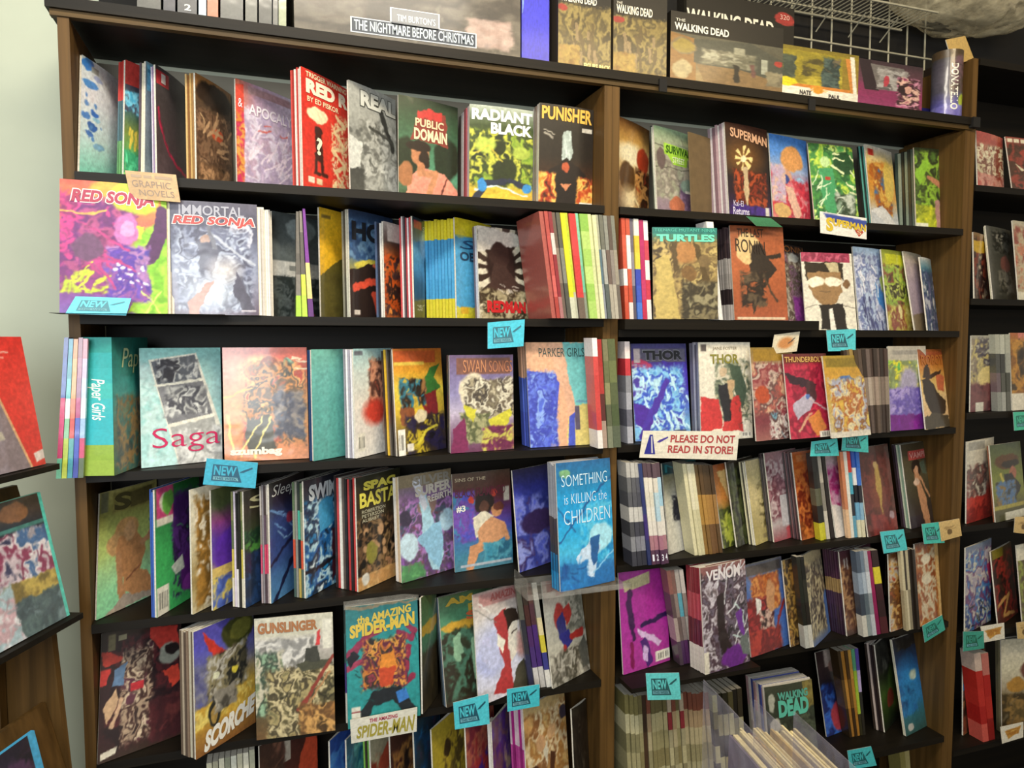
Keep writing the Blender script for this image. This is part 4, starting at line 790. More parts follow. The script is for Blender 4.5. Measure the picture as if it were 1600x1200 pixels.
cv(z3, 1433, 546, 1447, 672, 1494, 'g 8a4820 c07830 e0b868 e8c890 dcb888 c8a878;r .05 .03 1 .12 a0502c;p c86c48 .6 .3 1 .35 .9 .55 .6 .5;e .25 .3 .12 .1 3c2a20;p 3c2a20 .25 .32 .85 .26 .8 .31 .3 .38;p 342a22 .05 .38 .35 .38 .6 .55 .95 .68 .85 .82 .3 .84 .1 .65;p 4c4436 0 .85 .4 .8 1 .86 1 1 0 1;l 34281f .06 .12 .35 .3 .2', 'orange comic with a black hooded silhouette, rightmost on the third shelf', T=[('ROBOT', .08, .07, .98, .2, 'b0682c', {'bold': .03})], group=G3)

# ---- fourth shelf, left bookcase
G4 = 'comics on the fourth comic shelf'
SK = 'c08a60'
cv(z4, 153, 771, 147, 970, 237, 'g a8a060 8a8848 b0bc68 b8cc78 a8d498 98dca8 90d8a8;r .02 .01 .13 .17 6c6c50;r .2 .03 .95 .19 847c44;q 5c5430 .5 .05 .9 .03 .9 .17 .5 .18;e .45 .36 .2 .11 c89860;e .3 .46 .18 .1 c89c68;p c08858 .3 .42 .55 .36 .75 .5 .8 .58 .68 .76 .42 .78 .25 .6;e .5 .38 .1 .09 d0a070;p c48c5c .4 .76 .72 .74 1 .88 1 .98 .65 .97 .4 .86;l c08c60 .09 .3 .55 .35 .8 .4 .9;l c49068 .07 .72 .52 .85 .48 .95 .42;e .95 .35 .1 .02 5c7868;p b0a090 .1 1 .4 .9 .7 .93 1 .96 1 1;l 8a5840 .02 .45 .78 .7 .7', 'lime green comic with a seated blonde woman, leftmost on the fourth shelf', T=[('S', .22, .035, .5, .18, '4c4628', {'bold': .04})], group=G4)
cv(z4, 249, 765, 245, 966, 302, 'g 2c7038 348048 44b060 48b868 44b464;n 5 .35 .1 1 .9 482468 5c3080 341c4c 48b060 3c2058;e .85 .75 .35 .18 5c2478;e .8 .85 .25 .08 8a38a0;r .03 .0 .36 .28 c8487c;e .2 .12 .12 .08 d8d4c0;e .25 .13 .12 .1 68a848;r .03 .24 .35 .3 e4dccc;q d8dcd0 .3 .66 .55 .6 .6 .72 .4 .74;b .02 .78 .25 1', 'bright green comic with a mass of purple hair', st=(240, '4068b8 3858a8', 2), group=G4, u=.8)
cv(z4, 300, 765, 301, 961, 333, 'g e0d8c0 d8d0b8 d0c4a0 a08850 d8cca8;n 4 .1 .1 1 .95 8a6428 e4dcc8 7c5c28 a87c38 efe6d4 8a6830;r .5 .08 1 .18 b87830;e .75 .5 .35 .2 6c4a20;e .9 .28 .2 .05 a86c50', 'white and ochre patterned comic beside the green one', u=.5, group=G4)
cv(z4, 332, 766, 333, 955, 352, 'g 4c5430 4c5838 8a4080 5c38a0 5c40a8 d8c070 4c60b0 5068b0;e .5 .55 .5 .2 5c30a8;r 0 .66 1 .74 d8bc70;n 6 0 .75 1 1 4458a8 5870c0 e0c860 3c4c90', 'purple and blue strip comic next to the ochre one', u=.3, group=G4, st=None)
cv(z4, 374, 768, 384, 951, 411, 'g 2c2c20 342c24 343c28 2c4c30 24405c 243450 1c2c44;n 5 0 .35 1 .7 2c5c34 1c3424 48883c 24382c;n 5 0 .55 1 1 24406c 1c2c44 34609c', 'dark green and navy comic left of the blue line drawing comic', T=[('SI', .1, .06, .8, .17, 'b8b48c', {}), ('C', .3, .2, .95, .32, 'b8b48c', {})], u=.4, st=(353, '7c8050|5c6c40|c8b850|d8d0b8 24241f 1c1c1a|2c2c28|e0dcd8 d8ccd8', 5), group=G4)
cv(z4, 417, 756, 424, 944, 466, 'g 3c3430 342c40 3c4c88 384c8c 3c5898 5080b8 5890c4;l 24284c .05 0 .7 .3 .6 .9 .5;l 202448 .07 .1 1 .5 .75 .95 .65;s 7ca8e0 10 0 .15 .9 .35 .4 .015 25 15;e .55 .34 .14 .05 a83858;l 90bce8 .02 .2 .42 .35 .52 .7 .5 .8 .65 .9 1;l 90bce8 .02 .6 .4 .85 .45', 'blue comic with a thin pale line drawing', T=[('Sleep', .05, .03, .66, .15, 'e0e0dc', {'shear': .35, 'bold': -.005})], u=.75, st=(402, 'b8b0a8|8a8078|c84868|a89898 3c3030|5c4858|c84060|4c3c44 8a8488', 4), group=G4)
cv(z4, 476, 752, 478, 936, 533, 'g 24242c 2c3440 2c6ca8 2878b0 2474a8 1c4c78 183c60;n 5 .0 .2 1 1 2880b8 1c3450 b8dce8 2060a0 1c2c40 e0f0f4;p 4c1c28 .62 .5 .8 .5 .75 .9 .62 .98;p 48a0d0 .3 .22 .65 .2 .7 .45 .35 .5;l 1c1c24 .05 0 .8 1 .75', 'dark blue comic with icy splashes and torn white lettering', T=[('SWIM', .1, .05, .74, .19, 'c8d0d4', {'bold': .05})], u=.85, st=(457, '5c7050|8a9078|c85030|4c6058 2c3430|48a890|24282c|b8a050 8a8a80', 4), group=G4)
cv(z4, 560, 747, 560, 926, 620, 'g 2c2c1c 342c1c 3c3424 4c4030 403024 5c4430 b08850;n 6 0 .4 1 .92 3c2c20 6c5038 241c14 8a6c48 4c3c28 a87c58;d b89068 14 .05 .45 .95 .8 .045;d 1c1814 10 .05 .45 .95 .8 .05;e .3 .7 .12 .1 8a8438;n 5 0 .88 1 1 d8b070 c09058 e0c088;e .15 .91 .08 .05 dcd8cc', 'black comic with a crowd and bold yellow lettering', T=[('SPAC', .14, .05, .86, .13, 'd8cc50', {'bold': .06}), ('BASTA', .06, .145, .86, .28, 'e0d458', {'bold': .03}), ('ROBERTSON', .1, .30, .6, .33, 'c8c4a8', {}), ('PETERSON', .1, .34, .56, .37, 'c8c4a8', {}), ('AUBREY', .1, .38, .46, .41, 'c8c4a8', {})], u=.85, st=(524, 'c8403c 2c2424 b83838 24201f 5c4c44 e8e4d8', 8), group=G4)
cv(z4, 622, 745, 628, 912, 711, 'g 8a7c60 7c6880 9860b0 7c50a0 6c5088 5c4c60 6c5c58;r 0 0 1 .12 84765c;n 5 0 .25 1 1 8a58a8 6c4880 5c4c60 a878b8 4c5468 7c3848;e .5 .33 .18 .1 8a7068;p a8d0e0 .32 .12 .46 .2 .6 .45 .7 .6 .8 .8 .68 .97 .55 .95 .45 .7 .38 .4;e .15 .68 .17 .13 c0d8e4;e .88 .5 .15 .11 b0cfe0;p 90c0dc .3 .62 .6 .5 .75 .5 .8 .7 .7 .95 .6 .9;e .1 .4 .1 .08 3c3448;n 6 0 .85 .4 1 68a868 508858 8a4868;p d0d4e0 .25 .05 .38 .05 .5 .35 .42 .38', 'purple comic with a gleaming pale blue shape falling', T=[('SILVER', .25, .02, .98, .11, '8f8a80', {'bold': .04}), ('SURFER', .28, .11, .98, .21, 'c4bdb0', {'bold': .05, 'slope': -.03}), ('REBIRTH', .5, .215, .99, .28, 'd0c8bc', {'bold': .03, 'slope': -.03})], st=(612, 'd0b898 e8e4dc', 2), group=G4)
cv(z4, 706, 741, 711, 895, 802, 'g 4c3c30 54342c 5c3038 58387c 4848a0 3c70a0 3c7c94 508090;n 5 0 .2 .35 .7 4c50b8 6c48a0 3c80a8 583890;e .52 .33 .17 .12 2a1f1c;e .52 .37 .09 .07 5c3c30;p d8d0b8 .3 .47 .5 .42 .68 .47 .6 .65 .35 .68;e .74 .42 .1 .07 c88c60;e .78 .38 .1 .04 6c3c30;p cc946a .4 .6 .65 .48 .88 .55 .85 .72 .6 .8 .4 .75;p c88e64 .25 .75 .5 .7 .62 .78 .4 .85 .32 1 .2 1;l c88e64 .08 .85 .58 .95 .85;n 6 .5 .75 1 .95 3c88a0 58a0b0 2c6480;r .1 .94 .98 .965 a8b0b8;e .3 .28 .04 .03 c84030;e .7 .24 .05 .04 c84838;r .87 .18 .97 .33 c0b8a8', 'brown and violet comic with a man leaning on a woman in white', T=[('SINS OF THE', .04, .05, .55, .085, 'c8b898', {}), ('BLACK FLAMINGO', .04, .16, .9, .25, '642838', {'bold': .01}), ('#3', .05, .33, .2, .4, 'e8e4d8', {'bold': .03})], group=G4)
cv(z4, 800, 735, 812, 882, 829, 'g 3c3850 3c4098 4c58c0 4850a8 6c70c8 6068b8;n 4 0 .3 1 1 5c68d0 8088d8 3c4498 4c3c70 98a0e0;e .5 .55 .4 .12 3c2c58', 'blue and violet strip comic beside the clear tray', u=.25, group=G4, y0=.02)
cv(z4-.024, 851, 724, 876, None, 961, 'g 28689c 2078a8 1c98d0 1c9cd8 28a8dc 48b8e0 2470b0 2068a8;e .15 .08 .1 .03 78a878;n 5 .4 .35 1 .8 1c98d0 2ca8dc 58c4e8 1c88c4;e .75 .62 .22 .12 a8e0f0;p c8dcf0 .3 .75 .6 .62 .75 .7 .6 .95 .45 .9;p 245c98 .55 .62 .75 .6 .7 .8 .6 .85;l 1c5890 .025 0 .65 .6 .3 1 .15;l 1c5890 .02 .0 .35 .3 .55;l 88c0e8 .03 .2 .98 .4 .75;n 5 0 .8 .5 1 2060a8 2878b8 1c5090;l 90ccf0 .02 .6 .9 1 .75', 'bright azure comic in the clear tray at the end of the fourth shelf', T=[('SOMETHING', .08, .1, .92, .19, 'd4eef8', {'bold': -.012}), ('is KILLING the', .12, .25, .9, .33, 'd4eef8', {'bold': -.012}), ('CHILDREN', .1, .38, .95, .49, 'd4eef8', {'bold': -.012})], st=(836, '8a8c94|8a8c94|8a8c94|2a2a30|2a2a30|1c4c70|1c6ca0 9a9ca4|9a9ca4|94969c|24242a|282830|2074a8|2890c4', 6), group=G4, stlabel='bright azure comic in the clear tray', y0=-.085, dy=.035)
# ---- fourth shelf, middle bookcase
sp(z4, 988, 1012, 977, 998, 721, 884, ['b8b4ac|6c6c6c|58585c|c8c4bc|48484c|88888c|3c3c44', 'c0bcb4|5c5c60|54545a|c8c4bc|40404a|7c7c84|34343c', 'b8b4ac|585860|4c4c54|c4c0b8|3c3c44|84848c|30303a'], 'in the grey set beside the numbered cream set', cat='paperback book', name='paperback_book', group='grey volumes on the fourth shelf')
def set_numbers(r):
    for (o, ptf), ch in zip(r[1:], '1234'):
        pt = ptf()
        def sN(a, b, off=0.0, pt=pt):
            a = np.asarray(a, float); b = np.asarray(b, float)
            A_, B_ = np.array(pt(0, 0, 0)), np.array(pt(1, 0, 0)); C_, D_ = np.array(pt(0, 1, 0)), np.array(pt(1, 1, 0))
            return (A_*(1-a)+B_*a)*(1-b)+(C_*(1-a)+D_*a)*b+np.array([0, -1, 0])*off
        lettering(sN, ch, .25, .9, .75, .965, 'e8e8f0', o, 'volume_number', bold=.02, off=.0008)
sp(z4, 1014, 1046, 998, 1031, 722, 882, ['2c3c6c|2c3468|3c2c70|28305c', '58444c|e0d8c8|dcd4c0|e4dccc|e0d8cc|a87880|58384c', '5c4850|e4dccc|d8d0bc|e0d8c8|dcd4c8|a87480|50344c', '604c54|dcd4c4|b8d0d8|b0ccd8|dcd4c8|a47080|4c3048', '58444c|a8c8d8|a0c4d4|d8d4c8|e0d8cc|a87880|54384c'], 'in the numbered cream set beside the grey volumes', widths=[6, 7, 7, 7, 7], cat='paperback book', name='paperback_book', group='numbered cream volumes on the fourth shelf', after=set_numbers)
cv(z4, 1034, 724, 1046, 867, 1081, 'g 2c4c50 8a8468 c0bca8 ccc8b8 d0ccc0 d0ccc0 ccc8bc;r 0 0 1 .13 244448;n 7 .2 .35 .9 .65 c8c4b4 c4c0b0 3c3c44 24242c ccc8b8;e .45 .47 .22 .07 2c2c34;s 24242c 8 .2 .4 .7 .55 .1 .02 60 50', 'pale grey comic with a small black drawing and a dark teal top', T=[('NC', .05, .02, .95, .11, '2c7078', {})], u=.65, group=G4)
sp(z4, 1086, 1130, 1066, 1114, (723, 726), 866, ['d8d0a8', 'e0d8b8|d0c8a0', 'dcd4b0|c8c098', '6c5430|a8803c|8a6834', '5c4428|b08440|7c5c30', '503c24|a87c3c|705030', '4c3820|a07438|684828', '483420|98703c|5c4428'], 'right of the pale grey ink drawing comic', group='cream and brown edges on the fourth shelf')
cv(z4, 1113, 727, 1131, 858, 1150, 'g a85c30 c07838 d89048 6c6834 8a9030 3c4420;p e0c080 .1 .1 .5 .05 .4 .5;n 5 0 .55 1 1 7c8c30 a8b048 343c1c 5c6828', 'orange and moss green comic after the brown edges', u=.4, group=G4)
cv(z4, 1134, 722, 1152, 856, 1176, 'g 342c20 2c281c 24281a 2c3420 1c1c14;n 5 0 .1 1 1 2c301c 4c5430 1c1c14 6c6c40', 'very dark green comic right of the moss green one', u=.4, group=G4)
cv(z4, 1164, 721, 1181, 853, 1200, 'g d8c898 d8c890 dccc98 c8b880 b0a068 c0b070;e .9 .15 .3 .15 a83830;e .7 .4 .3 .2 4c4430;n 4 .3 .3 1 .8 4c4428 d8c890 6c6038 c8b880;r .3 .9 .45 .95 8a7c54', 'cream comic with a dark smudged figure', u=.4, st=(1153, 'dcd4b4 3c3420 c8c098', 3), group=G4)
cv(z4, 1194, 708, 1210, 848, 1230, 'g 9c7478 a88488 b09498 8a6468 b8b0b0 984c54;n 5 0 .1 1 .75 b08c90 8a5c64 c8b4b4 703c48 a87880;r .3 .5 .7 .85 c0bcc0;p b04850 .4 .88 1 .82 1 1 .4 1', 'dusty pink comic between black edges', u=.4, st=(1184, '1f1a18 4c4040 2c2424', 3), group=G4)
cv(z4, 1237, 707, 1253, 845, 1278, 'g b8602c c06428 b85424 a84420 a04420 b8683c;n 4 0 .2 1 .95 b85828 8a3018 d07838 6c2414 c06830;r .1 .04 .9 .12 c87c48;e .7 .9 .3 .08 c89060', 'burnt orange comic on the fourth shelf', u=.5, st=(1220, '2c1f1c 5c3c3c 34262a 6c4848', 5), group=G4)
sp(z4, 1281, 1305, 1266, 1289, (708, 707), 843, ['2c2c28|1f1f1c|5c5c48|1f1f1c|c8c030', '242420|2c2c28|54543c|1c1c1a|c0b828', 'b8b0a0|8a8478|c8c0b0', '1c1816|241c1a'], 'between the burnt orange comic and the pink one', group='black edges on the fourth shelf')
cv(z4, 1289, 711, 1307, 841, 1324, 'g e0d4cc d0a8b8 c85890 c03c80 b84070 d8a8a8 e4dcd0;n 4 0 .15 1 .7 c03c80 e0a8c0 a82c68 e8d0d0;p e8e0d8 0 .6 .5 .7 .6 1 0 1;p b83040 .6 .75 1 .7 1 1 .8 1', 'magenta and white comic on the fourth shelf', u=.35, group=G4)
sp(z4, 1326, 1352, 1312, 1341, (704, 702), 840, ['d08058|c88058|e0b890', 'e0dcd0', 'c83c2c|48a0b8|2c2c34|5c98b0', '2c58b0|e8e4e0|1c1c24|70a8c8|d8d4b8', '3068c0|3870c8|24242c|88b0c8|d8d0b0'], 'between the magenta comic and the maroon one', group='bright edges on the fourth shelf')
cv(z4, 1340, 700, 1357, 840, 1404, 'g 5c3c34 5c342c 602c28 642c28 6c2c2a 742c2c;n 4 0 .1 1 1 5c302c 4c2824 703834 602c28;o .45 .5 .3 .35 8a4c34;p b89850 .42 .25 .55 .22 .6 .45 .55 .7 .6 .95 .5 .7 .42 .5;e .47 .22 .06 .04 b89c68;n 5 .2 .78 1 1 783030 8a3c38 5c2424;e .85 .82 .08 .05 a89098', 'maroon comic with a slender golden figure', group=G4)
cv(z4, 1407, 695, 1424, 827, 1472, 'g 3c3424 4c4430 4c4834 403c2c 342c28 302828;r .22 .09 .97 .2 b84c48;e .5 .3 .18 .1 241c18;p c08c68 .38 .32 .55 .3 .62 .5 .8 .7 .85 1 .6 1 .5 .75 .4 .5;l c08c68 .07 .62 .42 .95 .66;e .5 .33 .08 .05 c89878;q 4c5c50 .65 .25 .9 .22 .95 .4 .75 .38;e .45 .47 .12 .05 d8b8a0;r 0 .86 .5 1 302830', 'dark olive comic with a red title panel, rightmost on the fourth shelf', T=[('VAMPI', .25, .11, .94, .18, 'd89088', {'bold': .03})], st=(1391, '78907c b8c0a8 4c3c48 2c2024', 4), group=G4)
# ---- fifth shelf, left bookcase
G5 = 'comics on the fifth comic shelf'
cv(z5, 169, 990, 152, 1196, 282, 'g 2c2218 2c1c1c 301c1e 2c181c 301c1e 381c20 34241c;n 4 .1 .1 .95 .9 2c1a1c 341c20 24161a 4c2024 2c1c1e;p b83c30 .0 .15 .12 .17 .3 .24 .05 .28;p b83430 0 .3 .12 .3 .08 .42 0 .42;p a8342c .6 .05 .95 .08 1 .3 .75 .28 .6 .15;p c04030 .75 .45 .95 .42 1 .56 .9 .6;e .85 .3 .14 .1 8a8c80;e .88 .27 .1 .06 201818;n 7 .25 .2 .62 .9 5c4438 2c1c1c a89078 402824 c8b498 58303c;p 5c7898 .15 .33 .32 .26 .28 .45 .14 .46;p c8a480 .05 .6 .18 .48 .22 .55 .1 .72;l c8a484 .05 .25 .55 .14 .75;q b82c34 .36 .46 .52 .46 .52 .52 .36 .52;r .08 .03 .17 .16 6c6448;r .2 .05 .3 .09 8a8468;r .62 .73 .7 .8 e0e030;r .62 .81 .7 .87 8a7448;r .74 .78 .82 .85 d8d0b8;q d8d0bc .03 .93 .22 .91 .2 .96 .03 .98;n 4 .6 .65 1 .98 4c2024 3c1c20 5c2c2c', 'dark red and black comic, leftmost on the fifth shelf', group=G5)
cv(z5, 308, 988, 306, 1188, 400, 'g 5048a0 5450b0 6868a8 8a8488 c0a048 d0a840 a87c38 8a5c30;n 4 0 .3 .4 .7 5c60a0 8a8890 6c6c90 4c4c80;e .72 .14 .28 .14 40421f;e .75 .13 .18 .09 6c6c30;p c8382c .12 .03 .24 .1 .5 .26 .4 .3 .2 .2;n 6 .2 .25 .85 .6 4c4838 2c2c28 8a8060 b8b4a8 5c5444;e .35 .42 .05 .03 e0e0c0;e .65 .44 .05 .03 d8c848;n 5 0 .62 1 .78 d8b850 c8a040 e8d070 b8903c;l 30302c .05 .25 .75 .3 .6 .42 .66;e .3 .72 .09 .11 2c2c28;e .3 .72 .05 .07 a88848;n 5 .3 .55 .65 .72 4c4840 8a8478 c8c0b0', 'purple and gold comic with a motorbike leap and slanted white lettering', T=[('SCORCHE', .12, .78, 1.0, .94, 'ece8dc', {'bold': .06, 'shear': .3, 'slope': -.1})], st=(284, '6c5c4c c8c0a8 8a7460 5c4c40 b8a890', 6), group=G5)
cv(z5, 402, 967, 401, 1157, 524, 'g c8c4b0 c8c4b4 b0a8a0 a09c90 8a8468 6c6448 5c4c30 6c5030;r 0 0 1 .16 c4c0ac;n 5 0 .2 .75 .5 b8b4b0 8c8a86 d0ccc4 787670 a8a49c;n 6 0 .3 .35 .8 5c8060 8aa888 3c4c3c c0b8a0 6c7858;n 6 .15 .45 1 1 7c7450 a89868 4c4430 c8b88c 5c5438 343020 8a8058;p 3c3c34 .62 .3 .8 .28 .85 .42 .62 .42;p 484838 .5 .42 .95 .38 .98 .43 .6 .48;p c83c3c .78 .16 .82 .14 .83 .27 .77 .28;l 8a3c30 .05 1 .35 .55 .8;l b08458 .03 .95 .5 .55 .85;n 7 .55 .75 1 1 a0703c 6c4c2c c89858 4c3820;r .86 .05 .98 .3 d8d4c4', 'white and khaki comic with brown western lettering', T=[('GUNSLINGER', .04, .04, .8, .13, 'a0683c', {'bold': .05, 'taper': -.1})], group=G5)
cv(z5, 546, 949, 544, 1140, 657, 'g 2c6c70 307c80 308c8c 309090 308c8c 2c8888 308c88;p 7c7460 0 0 1 0 1 .02 0 .035;l 8a3450 .1 .05 .4 .15 .33 .3 .26 .45 .2;l 9c4058 .08 .0 .5 .15 .48 .3 .46 .38 .5;l 8a3450 .08 .85 .22 .95 .27 .9 .33 .7 .27;l 8a3048 .08 .85 .4 .82 .6 .75 .7 .9 .65;p 24242c 0 .42 .1 .36 .18 .42 .05 .5;n 7 .22 .3 .8 .7 8a3c48 3c3430 c87838 602c40 d89848 2c2828;p d88838 .45 .42 .65 .42 .68 .55 .45 .56;p c04c30 .43 .54 .65 .53 .62 .68 .47 .7;p 24282c .35 .72 .7 .7 .95 .95 .8 .98 .6 .82 .35 .85 .2 1 .1 .98;q 3c78c0 .66 .76 .8 .74 .85 .83 .7 .86;s 1f3c3c 10 .05 .3 .95 .9 .1 .014 60 60;r .05 .83 .17 .95 d8d4c4;r .05 .87 .17 .88 8a3438', 'teal comic with twisting maroon and orange forms in a bag with a folded top', T=[('the AMAZING', .15, .06, .9, .13, 'c8b04c', {'bold': .04, 'slope': -.05}), ('SPIDER-MAN', .05, .13, .95, .24, 'd0b448', {'bold': .05, 'slope': -.05})], st=(528, '24342f|3c5c58|4c3c78|c8c4b8 a8a498|24282c|5c5c58|d0ccc0', 3), group=G5, flap=True, ymin=-.1)
cv(z5, 658, 934, 661, 1110, 680, 'g 4c5c38 4c7450 48785c 40584c 343024 403428;e .5 .3 .6 .06 b89838;n 4 0 .5 1 1 2c281c 3c3424 4c4430', 'green and black comic glimpsed behind the teal one', u=.25, group=G5, y0=-.03)
cv(z5, 679, 934, 698, 1106, 738, 'g 4c6040 4c8060 488468 3c6c5c 34402c 30281c 3c3024;e .4 .3 .4 .05 c89c38;n 4 0 .35 1 .95 34382a 48705c 2c281c 4c8068;s 8ab090 4 .2 .4 .6 .6 .3 .1 85 5;s c8b858 4 .5 .45 1 .6 .06 .03 0 60', 'green comic with gold lettering over a dark skyline', T=[('AM', .1, .03, .6, .1, 'b89838', {'bold': .05}), ('FA', .5, .12, .9, .19, 'b89838', {'bold': .04}), ('SPI', .45, .19, 1, .27, 'c0603c', {'bold': .05})], u=.45, group=G5, y0=-.02, st=(672, '5c6c7c 2c3438', 2))
cv(z5, 722, 925, 748, 1105, 828, 'g b0948c c8bcb4 dcd8d4 d8d4dc d0d0e0 d4d4e4 dcd8e0;r .1 .02 .95 .13 b0807c;e .25 .62 .2 .14 7c8cd8 .7;e .3 .55 .3 .25 c0c4e4 .8;p b03838 .35 .27 .6 .2 .62 .55 .65 .75 .7 .97 .3 .95 .5 .72 .42 .5;p f0ead8 .4 .4 .56 .5 .52 .6 .38 .5;p e8e0d0 .58 .28 .82 .35 .85 .6 .65 .72;p 30261f .55 .22 .8 .24 .88 .35 .7 .36 .6 .42;l 3c2c24 .02 .68 .45 .8 .44;e .9 .58 .12 .12 c89890 .5;p 4c4838 .75 .78 1 .7 1 1 .65 1;l e8e4dc .02 .1 .1 .3 .2;l 7c7870 .012 .0 .14 .4 .3;d c8c8e8 5 .05 .4 .3 .7 .04', 'white comic with a face half red and half pale, leaning forward over a tag', T=[('AMAZING', .3, .03, .9, .1, '9c5450', {'bold': .03})], group=G5, dy=.05, fixH=.262, ymin=-.05)
sp(z5, 828, 862, 805, 838, (912, 905), 1075, ['5c5c50|34343c|30304c', '3c3028|4c2c28|4c2c60|48306c|c8c4c0', '5c3c38|54343c|4c2c70|44286c|c0bcb8', 'c8c4b8|a8a498|e0d0a0|d0c040|3c3c80|d8d4cc'], 'left of the white comic with a leaping acrobat', group='purple edges on the fifth shelf')
cv(z5, 838, 905, 864, 1077, 933, 'g b89890 c8b8a8 c8c4b4 c4c0b0 bcb8a8 b4b0a0 8c887c;r .1 .02 .8 .14 a0605c;r .3 .15 .75 .2 b08078;n 5 .5 .15 1 .6 c4c0b0 8a8a7c 6c6c60 b0ac9c d0ccbc;e .34 .4 .13 .12 b8403c;p 3c3c80 .25 .42 .42 .36 .5 .55 .3 .6;p b83c38 .4 .36 .6 .3 .66 .42 .5 .5;p 34348a .28 .58 .55 .55 .62 .66 .4 .72;l b03430 .1 .6 .62 .9 .62;l b03430 .1 .4 .7 .4 .85;n 6 .0 .72 1 1 6c685c a8a498 4c483c 8a8478 c0bcac;p 5c5c54 .75 .75 .95 .65 1 .95 .8 .95', 'white comic with a red and blue acrobat, rightmost on the left fifth shelf', T=[('AMAZING', .2, .035, .78, .08, '8a4844', {'bold': .03}), ('SPIDER-MAN', .18, .085, .8, .135, '8a4844', {'bold': .03})], group=G5, ymin=-.03)
# ---- fifth shelf, middle bookcase
cv(z5, 966, 894, 974, 1055, 1047, 'g 982888 a02c8c a82c94 ac3098 b03898 b03c98;q b8b088 .07 .1 .63 .05 .63 .17 .1 .21;s 8a8468 8 .1 .08 .6 .16 .08 .01 85 5;l 3c1848 .1 .18 .3 .22 .55;e .2 .24 .06 .05 3c1848;l 3c1848 .05 .2 .45 .25 .68;l 30184c .07 .42 .57 .95 .52;p d8b8e0 .3 .58 .85 .78 .75 .82 .35 .66;p 4c2470 .35 .72 .5 .7 .62 .95 .5 1;p d0b0e0 .42 .78 .52 .82 .52 .93 .42 .9;l 7c1c50 .07 .2 .72 .2 .95;b .68 .87 1 .97', 'magenta comic with small dark figures beside the central upright', group=G5, ymin=-.02)
cv(z5, 1094, 888, 1102, 1055, 1172, 'g 8a5c58 7c4c4c 5c4448 4c4450 54505c 4c3c5c 5c3478;n 6 0 .1 1 1 3c3030 8a7c80 c8c0c8 4c3840 6c6070 2c2428 a89ca4;p 2c2020 .3 .3 .5 .25 .45 .6 .7 .9 .5 1 .3 .7;s d8d8dc 14 .3 .05 .9 .9 .3 .025 -60 30;l c8dcd8 .025 .7 .4 .9 .5 .85 .75 .65 .7;p 6c3090 .7 .5 .85 .45 .9 .75 .8 .7;e .65 .9 .3 .1 6c2c88;p 6c7470 .8 .75 .95 .7 1 .95 .85 .9;r 0 .8 .1 1 ddd6c4', 'black, white and purple comic with tangled strands and a red stack behind it', T=[('VENOM', .1, .03, .85, .14, 'e4dcdc', {'bold': .03, 'taper': .3})], st=(1070, '8a3038|a84048|6c2c34|e0d8cc 7c2830|b85058|5c2430|d8d0c4', 7), group=G5, ymin=-.075, stlabel='tangled strand comic')
sp(z5, 1062, 1086, 1040, 1067, (888, 886), 1050, ['8a5c54|5c4c4c|a89890|4c3c48', '7c5c54|8a7c74|6c5c58|4c2c54', 'a8a098|58a0b0|8a7c78|58305c', 'c0b8b0|8a8078|b0a8a0|3c2c3c'], 'between the magenta comic and the tangled strand comic', group='mixed edges on the fifth shelf', y0=.0)
cv(z5, 1161, 884, 1174, 1028, 1234, 'g 6c6c78 5c74a8 4c6cb0 4468b0 4c70b8 4468a8;r .05 .02 .95 .13 5c5450;n 5 .15 .15 .85 .55 b86828 8a4020 d08c48 a05028 c87838;n 5 0 .4 .6 1 8a2424 6c1c1c a83030 4c1818 b84838;p e0dcd4 .22 .38 .35 .42 .34 .55 .22 .58;n 6 .3 .55 .65 .75 2c1818 d0b0a0 4c2020 b03830;e .6 .4 .12 .18 c89468;n 5 .0 .75 .8 1 942c28 b03c30 6c1f1f 8a2828;l 8a2c2c .06 .65 .85 .95 .5', 'blue comic with fiery red and orange forms', group=G5)
cv(z5, 1222, 876, 1236, 1012, 1256, 'g 3c2c1c 5c4428 3c2c1c 6c5028 5c3c1c;n 6 0 0 1 1 8a6834 2c1f14 c0984c 4c3820 a87c3c', 'dark comic with gold scrollwork next to the fiery comic', u=.35, group=G5, T=[])
sp(z5, 1258, 1272, 1243, 1256, 868, 1012, ['24241c|20241c|1f1f18|b8b8b0', '1c1c18|2c2c24|241f1a|c8c4b8'], 'just left of the cream and grey comic', group='black edges on the fifth shelf')
cv(z5, 1254, 868, 1272, 1012, 1291, 'g c8b890 b8a880 8a8068 4c4840 7c7868 b0a888 5c70a0;n 5 0 .15 1 .9 a89c80 4c4440 c8bc98 6c6458 34302c;p 4c70b0 .8 .55 1 .5 1 1 .85 1', 'cream and grey comic with blue at its lower edge', u=.35, group=G5)
cv(z5, 1311, 862, 1324, 995, 1344, 'g 4c2c38 5c3c34 6c4838 8a5c40 9c6c4c 7c4c38 40302c;n 5 0 .2 1 .9 8a5c40 5c3c30 b08860 4c2c28;s c8c0b8 3 .1 .1 .5 .2 .2 .03 80 5;r .8 .8 .95 .95 d8d0c0', 'plum comic with a tan figure in front of a purple stack', u=.4, st=(1283, '3c2030|3c2034|8a7048|3c2438|34202c|2c1a28 44243a|402038|94784c|3c2438|38223a|301c2c', 7), group=G5)
sp(z5, 1349, 1390, 1336, 1372, (860, 856), 992, ['4c5868|8a98a8|3c4450|c8c4b8', '6c7c8c|a8b4c0|58646c|8a9494', 'a8acb0|c8ccd0|8c9498|b8bcc0', '8a1c4c|941f54|8c1c50|80184a', '2c1818|d8c830|3c1c20|301a1c|4c2024'], 'between the plum comic and the orange brown comics', widths=[8, 6, 7, 7, 13], group='mixed edges near the right of the fifth shelf')
